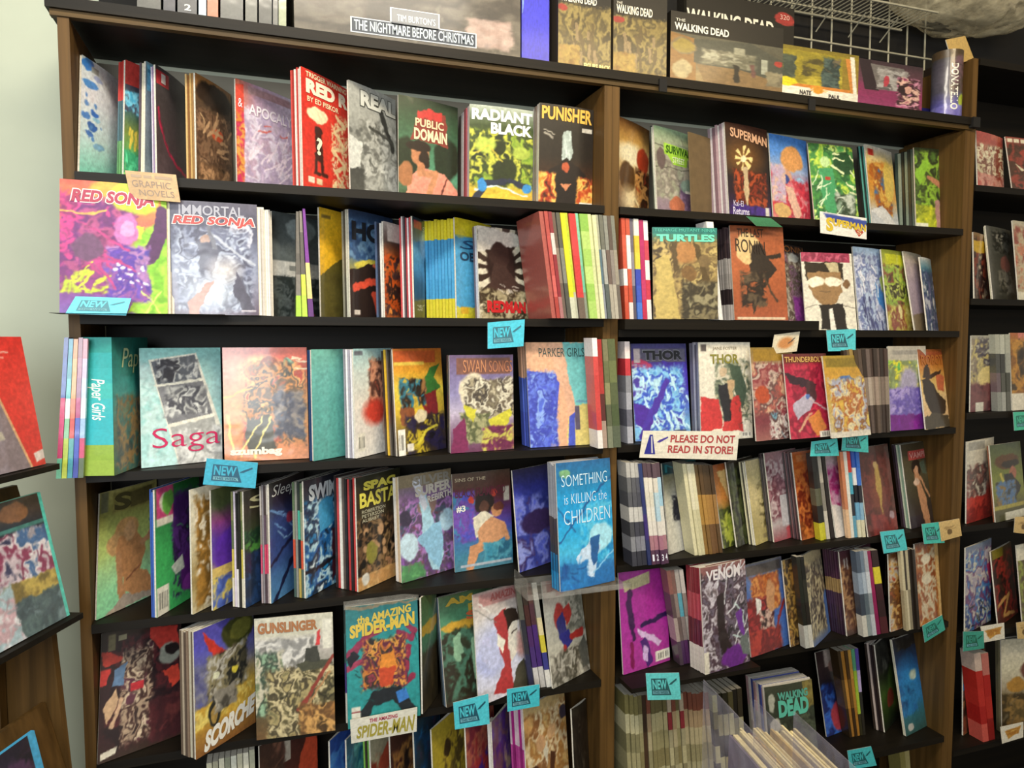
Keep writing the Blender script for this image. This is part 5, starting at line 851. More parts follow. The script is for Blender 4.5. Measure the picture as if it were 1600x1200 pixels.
cv(z5, 1388, 866, 1392, 988, 1414, 'g 5c3820 7c4c24 9c6c34 b08448 8a5c34 a8502c b85c30;n 5 0 .1 1 1 8a5828 5c3418 c89c58 b8b0a0 a84c28 4c2c18', 'orange brown comic on the fifth shelf', u=.45, group=G5)
sp(z5, 1416, 1437, 1406, 1428, (858, 856), 984, ['c8bc98|a89c7c', '3c3428|c8bc9c', 'b8ac8c|8a8068', '241c16', '2c241c'], 'before the last comic on the fifth shelf', group='cream and black edges on the fifth shelf')
cv(z5, 1429, 850, 1437, 980, 1463, 'g 4c3424 8a4c24 9c5828 a86430 b07038 c08848;n 4 .05 .05 .8 .95 8a4820 c8b898 a05c2c 7c3c1c d8ccb0;p d8b478 .8 0 1 0 1 1 .9 1;e .4 .2 .2 .06 d8ccb0;e .4 .45 .2 .07 d0c4a8', 'orange and white comic, rightmost on the fifth shelf', u=.55, group=G5)

# ---- sixth shelf
G6 = 'comics on the sixth comic shelf'
def low(xt, yt, xr, art, label, **k): 
    return cv(z6, xt, yt, xt+k.pop('sh', 8), None, xr, art, label, y0=k.pop('y0', .0), group=G6, **k)
sp(z6, 330, 405, 322, 398, (1192, 1168), None, ['c8c4a8', 'a8a48c', 'd0ccb4', '8a8c78', 'c8c8b8', 'b8b49c', 'd0ccb8', 'a8a890'], 'in the lowest cream run on the left', y0=.02, group='cream edges on the lowest left shelf')
low(402, 1166, 500, 'g 3c2420 4c2820 a8442c b84830 5c2c24;p c04c30 .35 .6 .8 .1 1 .15 1 .6 .5 1;r .35 .02 .5 .2 a8a090;n 4 0 0 .4 .6 4c3428 3c2820 6c4838', 'dark comic with a red orange slash on the lowest left shelf')
low(512, 1158, 540, 'g 2c4c98 3460b0 3870b8 244888;n 5 0 .1 1 .6 3868b8 4c88c8 24408c 5c4890', 'royal blue comic on the lowest left shelf', u=.5)
low(538, 1156, 566, 'g 2c5870 2c7888 3c90a0 205060;n 5 0 .1 1 .6 3088a0 24607c 60b0b0 2c4c60', 'teal comic on the lowest left shelf', u=.5)
low(578, 1148, 610, 'g a8a488 b0ac90 b85838 a8442c;n 4 .0 .2 1 .7 b85038 a8a488 8a3828 c87850;e .6 .3 .4 .1 b85038', 'cream comic with a rusty red curve on the lowest left shelf', u=.5, st=(566, '68a038 3c3028 80b848', 3))
low(609, 1145, 646, 'g 4c2c24 3c241f 2c1f1f 8a6030;n 4 0 .2 1 .8 2c1c1c 4c2824 a87840 241a1a', 'black and brown comic on the lowest left shelf', u=.6)
low(646, 1130, 672, 'g 2c4048 2c6088 3078a8 4c4870;n 5 0 .1 1 .8 3080b8 24486c 2c3c48 583c60', 'deep blue comic on the lowest left shelf', u=.5)
low(674, 1140, 724, 'g a89430 b09c30 c0a838 a89030;n 4 .3 .15 .9 .6 3c3420 b8a034 5c4c28 c8b848;e .4 .25 .1 .08 3c2c1c', 'mustard yellow comic on the lowest left shelf', u=.8)
low(727, 1132, 762, 'g 8a4840 983434 8a2c48 5c3098;n 4 0 .05 1 .6 a03838 b86850 7c2c3c 903040;n 4 0 .4 1 1 5830a0 b03838 4c2c98 303878', 'red and violet comic under the left arrival tag', u=.6)
low(768, 1128, 792, 'g 4c2c70 54308a 5c3490 b09878;n 4 0 0 1 .8 5c3490 6c4c58 482878 a89080', 'violet comic under the arrival tags on the lowest left shelf', u=.4, st=(760, 'dcd8d0', 1))
cv(z6, 817, 1107, 828, None, 893, 'g b8a070 b09058 b88c54 b8884c c09868 b07c40;n 5 .0 .1 1 .8 c8a468 a87840 d8c49c 8a5c34 b88c54;p 4c2c1c .1 .5 .25 .5 .5 .8 .42 1 .3 1;p 4c2c1c .55 .45 .7 .48 .5 1 .4 1;e .35 .35 .1 .06 c89c70;e .6 .3 .1 .06 c8a074;e .92 .2 .1 .06 3c3440;p d8d0b8 .4 .4 .5 .36 .45 .6', 'tan comic with a brown V shaped pattern at the right of the lowest left shelf', y0=-.01, group=G6, st=(793, 'd8c0c8|b03c88|c858a0 a8287c|8a2468|c8a0b8 d0b8c0|b84890|c060a0', 6))
low(893, 1108, 922, 'g 2c2820 342c24 241f1a;e .4 .2 .3 .06 6c6858;n 4 0 .1 1 1 302a22 1f1a16 443c30', 'nearly black comic beside the central upright on the lowest left shelf', u=.4)
sp(z6, 984, 1118, 976, 1106, (1085, 1078), None, [('7c7448|c8c098|8a8460|a8a078|908a64|b0a880', '6c6440|b0a880|9c946c|8a8058|b8b088|a09870', 'b8a890|8a3038|a8a080|c0b890|908868|a8a07c', '7c4838|a89070|b8ac88|98906c|b0a884|a09874')[0 if i < 3 else (1 if i in (6, 7, 8) else (3 if i > 13 else (1, 2, 3)[i % 3]))] if i != 4 else '3c2c20|4c3828|3c2c20' for i in range(20)], 'in the pale green digest run, lowest shelf', y0=-.01, depth=.13, cat='paperback book', name='paperback_book', group='pale green digests on the lowest shelf', h_j=.02)
sp(z6, 1120, 1168, 1112, 1160, (1085, 1072), None, ['c8c088|7c7448|3c3420|d0c898|4c4428', '2c2818|a8a078|34301c|c8c090', '302c1c|b8b088|28241a|a89c70', '5c5434|d0c8a0|2c2818|b0a880', '241f18|8a8460|302a1c', '3c3424|c0b890|4c442c'], 'in the black and cream set behind the dividers', y0=.03, depth=.13, cat='paperback book', name='paperback_book', group='black and cream volumes on the lowest shelf')
cv(z6, 1194, 1074, 1206, 1180, 1281, 'g 3c4030 343a2c 30382a 2c3428 303828 2c3024;n 5 0 .3 1 1 343c2c 2c3024 4c5440 24281f;e .12 .18 .07 .1 b0b0a0;e .5 .62 .14 .1 4c4034;e .5 .6 .08 .06 7c6c54;n 5 .8 .0 1 .3 6c6030 8a7c40 4c4428;e .15 .45 .1 .1 b8b4a8', 'dark green comic with pale turquoise lettering on the lowest shelf', T=[('WALKING', .24, .08, .88, .17, '58a894', {'bold': .05}), ('DEAD', .24, .17, .88, .36, '5cbca4', {'bold': .06})], st=(1162, 'c8a0a0|b8b0a0|a84840 4c58a0|8a90b8|4c5484 f0e4dc|d8c8c0', 7), group=G6, back=(3, .02, 'efe6dc e4d8d0'), ymin=-.05, y0=-.012, stlabel='turquoise lettered dark green comic')
cv(z6, 1274, 1020, 1292, 1146, 1319, 'g 2c1f1f 3c2c2c 241c24 2c3c88 2c4ca0 243c84;r .2 0 .9 .2 a89890;n 5 0 .4 1 1 2c4cb0 3868c0 1f2c68 241c2c;e .4 .8 .2 .18 b0404c;e .6 .2 .3 .1 8a5c50', 'blue black comic with a red patch on the lowest shelf', u=.5, group=G6)
sp(z6, 1328, 1352, 1308, 1340, (1014, 1010), 1150, ['3c2c18|5c4424|342614', 'a8742c|b8843c|a07030', '4c3418|6c4c20|3c2a16', 'c09040|b07c34|a8742c', '58a078|98b838|a8c040|34301c', '5848a0|b8a8d0|2c2c28|2c2820'], 'in the ochre run on the lowest shelf', group='ochre edges on the lowest shelf')
cv(z6, 1364, 1008, 1380, 1146, 1405, 'g 4c4c40 3c3c34 2c3424 48642c 34481f 1f241a;n 4 0 0 1 .35 4c4c44 30302c 6c6c60;e .8 .6 .4 .25 587834 .4;e .5 .7 .2 .1 8a3c2c', 'dark comic with a leaf green glow on the lowest shelf', u=.45, st=(1349, '2c1f1a 24181a b8a8a0 30241c', 4), group=G6, ang0=32)
cv(z6, 1394, 1000, 1416, 1128, 1476, 'g 202024 203450 28568c 2470b0 2878b0 2c6874 305450;n 5 .1 .02 .9 .12 2c2c2c 1c1c1c 4c4c44;o .35 .45 .4 .3 2c88c8;e .5 .42 .12 .05 b8c8b8 .5;n 4 0 .5 .5 .8 1f5c98 2878b0 184878;e .2 .93 .1 .05 b8b8b0;e .92 .9 .1 .03 c8c4a8', 'deep blue comic with a small pale glow, rightmost on the lowest shelf', group=G6, st=(1389, 'd8d4b8', 1), y0=.03, ang0=14)
# spilled corner below, seventh shelf
mb = MB(); mb.box((W_UNIT+.022, .002, -.335), (2*W_UNIT-.022, DEPTH, -.30)); mb.build('plinth', M_SHELF, bk2)
sp(-.30, 1418, 1432, 1404, 1422, 1164, None, ['8a8048|7c7440', 'a89c68|5c5434'], 'standing below the lowest shelf tag', y0=.05, group='edges on the bottom ledge')

# ---- third unit at the right edge of the photo
G7 = 'comics in the right bookcase'
def r3(k, xt, yt, xb, yb, xr, art, label, **kw): return cv(Z3[k], xt, yt, xb, yb, xr, art, label, group=G7, Wd=kw.pop('Wd', .2), **kw)
r3(1, 1527, 160, 1528, None, 1580, 'g a84840 a84c40 c8b898 c0b090 a88870 9c4838 a85040;n 4 0 .22 1 .8 dcd0b0 a87058 8a4838 e0d8b8 704030 c8bc98;r .5 0 .9 .1 b8604c;n 5 0 .75 1 1 b05044 c89080 8a3c30', 'red and cream comic at the top of the right bookcase', y0=.01, Wd=.17)
r3(1, 1572, 182, 1582, None, 1640, 'g 8a4438 703830 5c3830 583c30 4c3c2c;n 4 0 .15 1 1 5c3c30 4c3428 8a4034 403024;e .6 .3 .3 .1 a04438;q dcd0b0 .15 .5 .4 .62 .3 .64;r .03 .03 .16 .1 e4d8bc;r .2 .03 .33 .1 e4d8bc;r .37 .03 .5 .1 e4d8bc;r .54 .03 .67 .1 e4d8bc', 'dark red comic with cream blocks along its top in the right bookcase', y0=.012, Wd=.17)
r3(2, 1521, 362, 1523, None, 1536, 'g 8a6c50 c8a030 8a3424 3c1c18 5c2c24 2c1a18;n 4 0 .1 1 1 3c1c18 8a3c28 2c1414 c8b898;e .3 .2 .4 .1 d8b030', 'thin dark comic with a yellow spot beside the right upright', u=.3, y0=.01)
r3(2, 1540, 352, 1552, None, 1583, 'g 54544c 4c4c44 44443c 48483f 4c4c44 3c3c34;n 5 .2 .05 .9 .35 3c3c34 5c5c54 2c2c26 a8a498;e .6 .5 .2 .12 7c5048;n 5 .3 .6 .9 .9 44443c 7c786c 30302a 5c584c', 'grey comic leaning to the left in the right bookcase', y0=.02, st=(1536, 'd0ccb0', 1), u=.8)
r3(2, 1582, 344, 1592, None, 1640, 'g b8b098 a89078 a04c38 a8503c 8a5c38 a87c50;n 5 0 .1 1 1 a8503c 8a4030 b8a888 c07858;r 0 .9 .3 1 e0d8c0', 'rust red comic at the edge of the photo in the right bookcase', y0=.01)
r3(3, 1518, 524, 1516, None, 1560, 'g a8a494 8a8478 b0a488 b89c58 8a6c60 6c4448 60383c;n 4 0 .05 1 .6 b0ac98 4c4450 c8b878 8a7c6c dcd4a8;e .5 .55 .3 .15 e0cc88;n 4 0 .65 1 1 6c4044 7c4c4c 583438;r .15 .88 .4 1 dcd8c8', 'white and ochre comic with a maroon foot in the right bookcase', y0=.01, u=.9)
sp(Z3[3], 1560, 1580, 1555, 1578, 522, 644, ['a8a898|4c4c48|6c5c60|8a8c84', 'b8b8a8|3c3c38|54544c|a0a098', 'a8a898|9c9c90|48483f|5c5c54'], 'among grey volumes in the right bookcase', y0=.005, group='grey volumes in the right bookcase')
r3(3, 1578, 520, 1582, None, 1640, 'g a86038 a87430 5c4830 4c4434 584838 b8ac94;r .2 0 1 .1 c87868;n 4 0 .1 1 .8 8a5c2c b88438 4c3c28 30281f;r 0 .78 .3 1 e0d8c4', 'brown and orange comic at the edge of the photo in the right bookcase', y0=.005)
r3(4, 1511, 690, 1510, 819, 1552, 'g d8d0bc d4ccb8 d8d0bc c8b8a8 b83c34 b83430 c03c34;n 6 .0 .3 .7 .75 a89c90 d8d0bc 5c4c48 8a5c54 c8bcac;r .05 .02 .6 .12 a8a498;n 4 0 .7 1 1 b83430 c84438 8a2c28 b03830', 'white comic with a bright red foot in the right bookcase')
r3(4, 1546, 696, 1556, 817, 1604, 'g 4c5838 5c6438 6c7430 7c8438 7c8030 5c5834 4c4c30;e .5 .24 .4 .1 5c3c1f;e .6 .28 .3 .05 2c241a;e .65 .4 .12 .08 a86850;p 2c2c2c .35 .4 .6 .4 .9 .6 .6 .8 .4 .7;l c0b050 .06 .25 .4 .45 .65;n 5 .1 .5 .7 .8 3c3c34 5878a0 8a7040 2c2c26;r 0 .8 1 .85 a89c48;r .3 .9 1 1 dcd8c4', 'olive green comic with a wide brimmed hat in the right bookcase', st=(1542, '8a5038', 1))
r3(5, 1509, 856, 1508, 988, 1556, 'g 6c8098 8a7c98 a898a8 a8a09c 4878b0 d0c8a8 c8c4b0;n 4 0 .1 1 1 a89cac c8c0b8 6c3468 3c78b8 dcd4bc 2c4480 b0a898;p c03464 .8 .3 1 .25 1 .55 .9 .5;s 24242c 8 .1 .65 .6 .95 .2 .025 30 40', 'white, blue and pink comic in the right bookcase', y0=.0)
r3(5, 1548, 862, 1560, 982, 1592, 'g 4c3c20 3c2a1c 402820 5c2420 3c2018 8a6840 5c3c24;n 4 0 .1 1 1 3c241c 5c2c20 a03028 2c1a16 4c3420;l c89858 .07 .1 .75 .6 .65 .3 .9 .8 .95;r .05 0 .5 .12 8a7c24', 'black and red comic with an orange knot shape in the right bookcase', y0=.01)
r3(5, 1588, 852, 1598, 980, 1650, 'g 5c5428 6c6c30 5c4420 7c8a30;n 4 0 0 1 1 6c6428 4c3c1f 8a9438 5c4424;r 0 0 .2 .2 dcd4bc', 'mossy comic at the edge of the photo in the right bookcase', y0=.0)
r3(6, 1505, 1010, 1505, 1150, 1534, 'g 3c241a 5c3420 4c2c20 3880b8 8a3c2c c8a048 d0b858;n 4 0 0 1 1 5c3020 8a4830 3c2018 b07c48;r 0 .42 1 .5 4c90d0;n 4 .3 .6 1 1 d0b858 e0d090 a03828', 'brown comic with a blue band low in the right bookcase', u=.8)
sp(Z3[6], 1536, 1556, 1521, 1545, 1018, 1146, ['c8b0a0|b02c24|b83028|a82420|c8584c', 'b86c60|a8241f|b02c24|8a1f1c'], 'of two low in the right bookcase', group='red volumes in the right bookcase', y0=.0)
r3(6, 1564, 1000, 1566, 1140, 1640, 'g b8b098 c8c0a8 c8c0a4 a89c84 6c5834 4c4028 584c34;e .7 .35 .3 .12 6c4438;e .7 .38 .2 .08 a8a098;e .3 .5 .2 .08 a87c38;n 4 0 .6 1 1 5c4c2c 8a6c3c 40341f 6c6048', 'cream and brown comic low in the right bookcase', y0=.02, st=(1554, '6c6850 5c5844', 2))

run_queue()
mb = MB(); mb.box((-.012, -.09, Z[2]+.0001), (.30, -.0065, Z[2]+.0006)); tag(mb.build('ledge_sheet', M_SHELF), 'thin black ledge sheet under the large magenta and lime comic', 'ledge')
mb = MB(); mb.box((W_UNIT+.03, -.078, Z[5]-.012), (aty(1178, 1040, -.05)[0], -.0068, Z[5])); tag(mb.build('ledge_board', M_SHELF), 'black ledge board sticking out under the magenta comic, fifth shelf', 'ledge')
# ================================================================ cards and signs
r, s = card([(195, 266), (275, 273), (282, 316), (204, 310)], -.018, 'kraft card sign behind the magenta and lime comic', 'g c4a06a bc9860;n 3 0 0 1 1 c4a06a b8925c', name='shelf_sign', cat='sign', tilt=-.003)
for u0, u1 in ((.1, .3), (.34, .5), (.56, .9)): decal(s, [(u0, .12), (u1, .12), (u1, .22), (u0, .22)], '9c7a48', r, 'faded_words')
lettering(s, 'GRAPHIC', .09, .32, .86, .56, '7c5c30', r, 'lettering'); lettering(s, 'NOVELS', .2, .64, .9, .86, '7c5c30', r, 'lettering')
new_tag([(118, 463), (205, 466), (197, 493), (102, 490)], -.085, 'cyan arrival tag lying against the magenta and lime comic', '4c8898', '6ad8ec', tilt=.012)
new_tag([(323, 716), (403, 723), (399, 763), (317, 757)], -.02, 'cyan arrival tag under the pale aqua photo strip comic', '1f5670', '3aa8c4')
new_tag([(762, 504), (820, 499), (818, 541), (762, 545)], -.02, 'cyan arrival tag under the black and white ray comic', '3c7080', '4cc0d6')
new_tag([(1291, 516), (1337, 514), (1337, 548), (1294, 549)], -.02, 'cyan arrival tag under the white comic with the man in glasses', '2c5c68', '58c8d0')
r, s = card([(1210, 523), (1250, 518), (1245, 549), (1205, 553)], -.02, 'white tag with an orange blot left of the cyan tag under the second shelf', 'g e0d4b8 dccfb0;e .5 .5 .3 .3 c88850 .5;l 3c3838 .06 .6 .55 .85 .3', name='shelf_tag')
new_tag([(1268, 690), (1308, 685), (1311, 712), (1266, 713)], -.03, 'cyan arrival tag just below the crimson comic', '2c6864', '50c8c4', tilt=.004)
new_tag([(1317, 676), (1356, 677), (1357, 707), (1315, 704)], -.016, 'cyan arrival tag below the brown magazine run on the third shelf', '2c5c58', '50c4bc')
new_tag([(1375, 831), (1412, 827), (1418, 859), (1381, 865)], -.016, 'cyan arrival tag below the maroon comic', '2c6468', '50c4c8')
new_tag([(1440, 819), (1472, 815), (1476, 848), (1444, 850)], -.016, 'cyan arrival tag half covered by a tan tag below the olive comic', '1f5c58', '44b8a8')
TT = 'g d0b074 c8a86c;e .45 .6 .12 .16 6c5430;s 8a6c40 5 .15 .15 .3 .5 .5 .03 -5 5'
card([(1467, 816), (1499, 810), (1503, 837), (1471, 846)], -.019, 'tan tag overlapping the cyan tag below the olive comic', TT, group='tan tags')
new_tag([(1441, 978), (1472, 961), (1477, 984), (1445, 1004)], -.016, 'tilted dark cyan arrival tag below the orange and white comic', '1f5c50', '3c9c8a')
new_tag([(1009, 1052), (1061, 1051), (1064, 1093), (1012, 1094)], -.0815, 'cyan arrival tag under the magenta comic on the fifth shelf', '2c5c60', '68d4d4')
new_tag([(708, 1098), (763, 1084), (765, 1131), (711, 1140)], -.078, 'cyan arrival tag partly covered by the half red face comic', '1f5060', '4cbcc8')
new_tag([(792, 1077), (843, 1069), (843, 1103), (793, 1112)], -.06, 'cyan arrival tag between the half red face comic and the acrobat comic', '1c4c58', '40b4c0')
new_tag([(1324, 1173), (1361, 1166), (1370, 1196), (1328, 1203)], -.02, 'cyan arrival tag below the ochre run on the lowest shelf', '1f5c60', '48b8bc')
new_tag([(1583, 644), (1612, 643), (1613, 670), (1585, 673)], -.016, 'cyan arrival tag at the edge of the photo in the right bookcase', '2c7060', '4cb898')
new_tag([(1505, 987), (1537, 986), (1538, 1013), (1505, 1018)], -.02, 'dark cyan arrival tag under the white, blue and pink comic', '1f5c48', '3c9480')
OT = 'g e0d8c4 dcd4c0;p c08c3c .15 .3 .9 .2 .8 .55 .3 .85;n 6 .25 .3 .8 .65 c08c3c a8702c d8ac58'
card([(1532, 979), (1569, 973), (1570, 998), (1537, 1004)], -.018, 'white tag with an orange arrow beside the dark cyan tag', OT, group='white tags with an orange arrow')
card([(1563, 1136), (1599, 1128), (1599, 1152), (1566, 1162)], -.03, 'white tag with an orange arrow below the cream and brown comic', OT, group='white tags with an orange arrow')
card([(1586, 808), (1616, 806), (1618, 836), (1584, 832)], -.018, 'tan tag below the olive green hat comic', TT, group='tan tags')
card([(1588, 973), (1614, 969), (1614, 998), (1590, 998)], -.018, 'tan tag at the edge of the photo under the mossy comic', TT, group='tan tags')
r, s = card([(1005, 673), (1155, 674), (1151, 719), (999, 715)], -.03, 'white reading rule sign with red capitals and a blue tower logo', 'g e6dfcc e4dcc8', name='shelf_sign', cat='sign', group=None)
lettering(s, 'PLEASE DO NOT', .285, .14, .96, .42, 'b04444', r, 'lettering', bold=.03); lettering(s, 'READ IN STORE!', .27, .52, .95, .80, 'b04444', r, 'lettering', bold=.03)
decal(s, [(.07, .14), (.10, .14), (.15, .86), (.04, .86)], '2c2c8a', r, 'tower_logo'); decal(s, [(.085, .2), (.095, .2), (.125, .82), (.11, .82)], 'd8d4d0', r, 'tower_letters', .0008)
decal(s, [(.15, .42), (.17, .34), (.255, .2), (.26, .25), (.18, .43)], '4c3c98', r, 'pen_mark')
ring = [(.165+.075*math.cos(a), .5+.34*math.sin(a)) for a in np.linspace(-1.9, 1.9, 25)]
mb = MB()
for (a, b) in zip(ring[:-1], ring[1:]):
    f_ = lambda q, k: (.165+(q[0]-.165)*k, .5+(q[1]-.5)*k)
    mb.quad([s(*a, .0005), s(*f_(a, .97), .0005), s(*f_(b, .97), .0005), s(*b, .0005)])
mb.build('ring_mark', ink('c8c4ac'), r)
r, s = card([(1281, 330), (1354, 341), (1354, 374), (1282, 364)], -.02, 'white superhero name card with yellow lettering on blue', 'g e8e4d8 e8e4d8;p 3c4c98 .05 .05 1 .12 .95 .6 .5 .42 .2 .4', name='shelf_sign', cat='sign')
lettering(s, 'S', .12, .22, .27, .86, 'd8b830', r, 'lettering', bold=.05, off=.0012); lettering(s, 'UPERMAN', .27, .28, .98, .62, 'd8b830', r, 'lettering', bold=.05, off=.0012, slope=.08)
decal(s, [(.74, .66), (.78, .58), (.90, .60), (.93, .70), (.83, .94)], 'b84838', r, 'shield_mark'); lettering(s, 'S', .79, .64, .88, .82, 'e0d0a0', r, 'lettering', off=.0009)
r, s = card([(547, 1125), (652, 1105), (651, 1143), (549, 1162)], -.05, 'white name card with olive lettering clipped under the teal comic', 'g d4d0c0 ccc8b8', name='shelf_sign', cat='sign')
lettering(s, 'THE AMAZING', .28, .1, .7, .26, 'a83c50', r, 'lettering', bold=.03); lettering(s, 'SPIDER-MAN', .08, .3, .97, .88, '9c9038', r, 'lettering', bold=.03, shear=.25, taper=.3)
# green card lying on the shelf edge
card([(1166, 338), (1205, 341), (1223, 355), (1182, 353)], -.0085, 'small green slip hanging at the top comic shelf edge', 'g 3c7c54 34704a', name='paper_slip', cat='paper', thick=.0008, tilt=.001)
# clear tray under the azure comic
zt = z4-.024
xl, xr_ = solve_x(824, -.095, zt), W_UNIT+.012
tr = tag(empty('acrylic_tray', ((xl+xr_)/2, -.05, zt-.003)), 'clear plastic tray holding the azure comic', 'tray')
mb = MB(); mb.box((xl, -.098, zt-.0030), (xr_, -.0075, zt)); mb.build('tray_floor', M_FILM, tr)
mb = MB(); mb.box((xl, -.1015, zt-.0030), (xr_, -.0982, zt+.010)); mb.build('front_lip', M_FILM, tr)
mb = MB(); mb.box((xl-.003, -.1015, zt-.0030), (xl-.0002, -.0075, zt+.045)); mb.build('side_wall', M_FILM, tr)
mb = MB(); mb.box((xl, -.0074, zt-.0030), (xr_-.035, -.0062, zt+.020)); mb.build('hook_strip', M_FILM, tr)

# ================================================================ top board goods
def boxed(name, cat, label, xl, xr, yb_px, H, D, y0, art, T=(), zb=Z[0], side='3c3428', group=None, mat=None, skew=0.0, lean=0.0):
    """carton on the top board; front from photo pixels at depth y0."""
    z = zb+.001
    X0, X1 = solve_x(xl, y0, z), solve_x(xr, y0, z)
    W = X1-X0
    def surf(uu, vv, off=0.0):
        uu = np.asarray(uu, float)[..., None]; vv = np.asarray(vv, float)[..., None]
        return np.array([X0, y0, z])+uu*np.array([W, skew, 0])+(1-vv)*np.array([0, lean, H])+np.array([0, -1, 0])*np.asarray(off)[..., None]
    root = tag(empty(name, (X0+W/2, y0+D/2, z)), label, cat, group)
    art_grid('printed_front', surf, art, 110, 100, root, mat or M_PRINT)
    mb = MB(); f = [surf(a, b, -.0004) for a, b in ((0, 1), (1, 1), (1, 0), (0, 0))]
    mb.hexa(f+[p+np.array([0, D, 0]) for p in f]); mb.build('carton', ink(side), root)
    for t in T:
        kw = t[6] if len(t) > 6 else {}
        lettering(surf, *t[:6], root, 'lettering', **{'off': .0012, **kw})
    return root, surf
TBY = .0
# slim dark volumes, wrapped, left end
cols = ['3c3c38|44443f', '34343a|8a8a88|30303a', '34343a|38383c', '4c7090|a8b8c0', 'c8a848|b06848', '40403c|4c4c48', '343430|54544c', '4a4a46|34342f', '3a3a38|54544f', '6c7058|8a9070']
r = sp_now(Z[0], 212, 448, 212, 448, -200, None, cols, 'in the wrapped row on the top board', y0=.008, depth=.165, cat='hardcover book', name='hardcover_book', widths=[44, 22, 36, 14, 20, 42, 22, 24, 9, 14], group='wrapped hardcovers on the top board', h_j=0, dy=.0)
pt = r[2][1]()
def sB(a, b, off=0.0, pt=pt):
    a = np.asarray(a, float)[..., None]; b = np.asarray(b, float)[..., None]
    return (np.array(pt(0, 0, 0))*(1-a)+np.array(pt(1, 0, 0))*a)*(1-b)+(np.array(pt(0, 1, 0))*(1-a)+np.array(pt(1, 1, 0))*a)*b+np.array([0, -1, 0])*np.asarray(off)[..., None]
lettering(sB, '2', .35, .91, .7, .955, 'e0e0d8', r[2][0], 'volume_number', bold=.02)
rt, s = boxed('gift_box', 'box', 'large grey wrapped box with a dark blue title plate on the top board', 460, 813, 84, .34, .2, .012, 'g 3c372f 464038 504a40 585146 5e5649 645c4e;n 3 0 .4 1 .95 504a40 5c5448 463f37 665e52 4a4036;s 746c5e 10 .05 .55 .95 .9 .2 .01 60 40;n 5 .75 .75 .95 .95 a08478 b0988c 90807c', side='6c6458', skew=0)
PL = [(.235, .775), (.52, .775), (.52, .83), (.78, .85), (.78, .96), (.235, .96)]
PLo = [(.225, .764), (.53, .764), (.53, .822), (.79, .842), (.79, .97), (.225, .97)]
def rectpl(u0, v0, u1, v1, c, nm, off): decal(s, [(u0, v0), (u1, v0), (u1, v1), (u0, v1)], c, rt, nm, off)
rectpl(.23, .855, .79, .955, 'c8ccd0', 'plate_border', .0008); rectpl(.40, .76, .62, .86, 'c8ccd0', 'plate_border', .0008)
rectpl(.236, .862, .784, .948, '28323f', 'title_plate', .0014); rectpl(.406, .765, .614, .87, '28323f', 'title_plate', .0014)
lettering(s, "TIM BURTON'S", .43, .80, .60, .845, 'b8c8d0', rt, 'lettering', off=.002); lettering(s, 'THE NIGHTMARE BEFORE CHRISTMAS', .245, .872, .775, .938, 'd8e4e8', rt, 'lettering', off=.002, bold=.01)
boxed('toy_box', 'box', 'bright royal blue carton right of the grey wrapped box', 815, 858, 94, .3, .18, .03, 'g 3c3cb8 3a3ac8 3838c8 3434b8;p 80a0c8 0 .4 .12 .45 .02 .6', side='2c2c98')
WDA = 'g 14110c 14110c 5c4c2a 74643a 84703c 8a743c 94783c;r 0 0 1 .3 1a1610;n 4 0 .3 1 .95 6c5c34 84723e 54482a 8e7c46 44391f;s 5c4c2c 12 .2 .35 .8 .75 .2 .05 85 8;s 8a7450 8 .2 .5 .8 .85 .2 .05 85 8;e .1 .34 .1 .04 98342c;n 5 .0 .75 .4 1 96763c a0843f 84642c'
boxed('toy_box', 'box', 'golden zombie playset carton with a figure pack caption', 872, 954, 105, .215, .12, .01, WDA, T=[('WALKING DEAD', .04, .19, .72, .27, 'e8e0cc', {'bold': .03}), ('FIGURE PACK', .48, .93, .99, .99, 'e0d080', {'bold': .04})], group='zombie playset cartons')
boxed('toy_box', 'box', 'golden zombie playset carton beside the wide room playset', 958, 1041, 120, .2, .12, .006, WDA, T=[('THE', .05, .12, .16, .15, 'e8e0cc', {}), ('WALKING DEAD', .05, .155, .72, .26, 'e8e0cc', {'bold': .03})], group='zombie playset cartons')
WDB = 'g 18140e 18140e 2c2820 4c4a3c 5c5848 4c4636 8a7450 a88a58;r 0 0 1 .36 17130d;h 17130d 17130d;'
rt, s = boxed('toy_box', 'box', 'wide zombie room playset carton in front of another', 1047, 1222, 142, .175, .12, .004, 'g 18140e 18140e 5a5646 545040 565242 6a5f48 9c8458 8a744c;r 0 0 1 .3 17130d;q 8a6434 0 .3 .22 .36 .22 1 0 1;q 4a4a3e .2 .36 .7 .3 1 .5 1 .85 .5 .75 .2 .7;q 806642 .22 .72 .6 .72 1 .84 1 1 .3 1;e .12 .48 .1 .13 7c6c50;e .12 .48 .085 .11 94803c;e .1 .82 .09 .14 a89870;n 6 .28 .48 .75 .7 8a8670 6c6854 a8a48c 4c4a3c;q 9a967e .55 .4 .65 .4 .65 .5 .55 .5;l 2c2820 .05 .57 .68 .57 .9;l 6c4c44 .04 .73 .62 .74 .8;q a0a08c .8 .52 .86 .52 .86 .74 .8 .74;n 5 .85 .7 1 .9 6c6450 8a8064;e .97 .56 .03 .05 a83c30', side='17130d')
lettering(s, 'WALKING DEAD', .03, .16, .5, .27, 'e8e4d4', rt, 'lettering', bold=.03, off=.0015); lettering(s, 'THE', .04, .1, .12, .14, 'e8e4d4', rt, 'lettering', off=.0015)
ZB2 = float(aty(1150, 46, .135)[2])-.03
rt, s = boxed('toy_box', 'box', 'taller black zombie playset carton standing behind the wide room playset', 1072, 1240, 60, .115, .05, .135, 'g 16120c 16120c;e .9 .3 .09 .16 98302a', zb=ZB2, side='16120c')
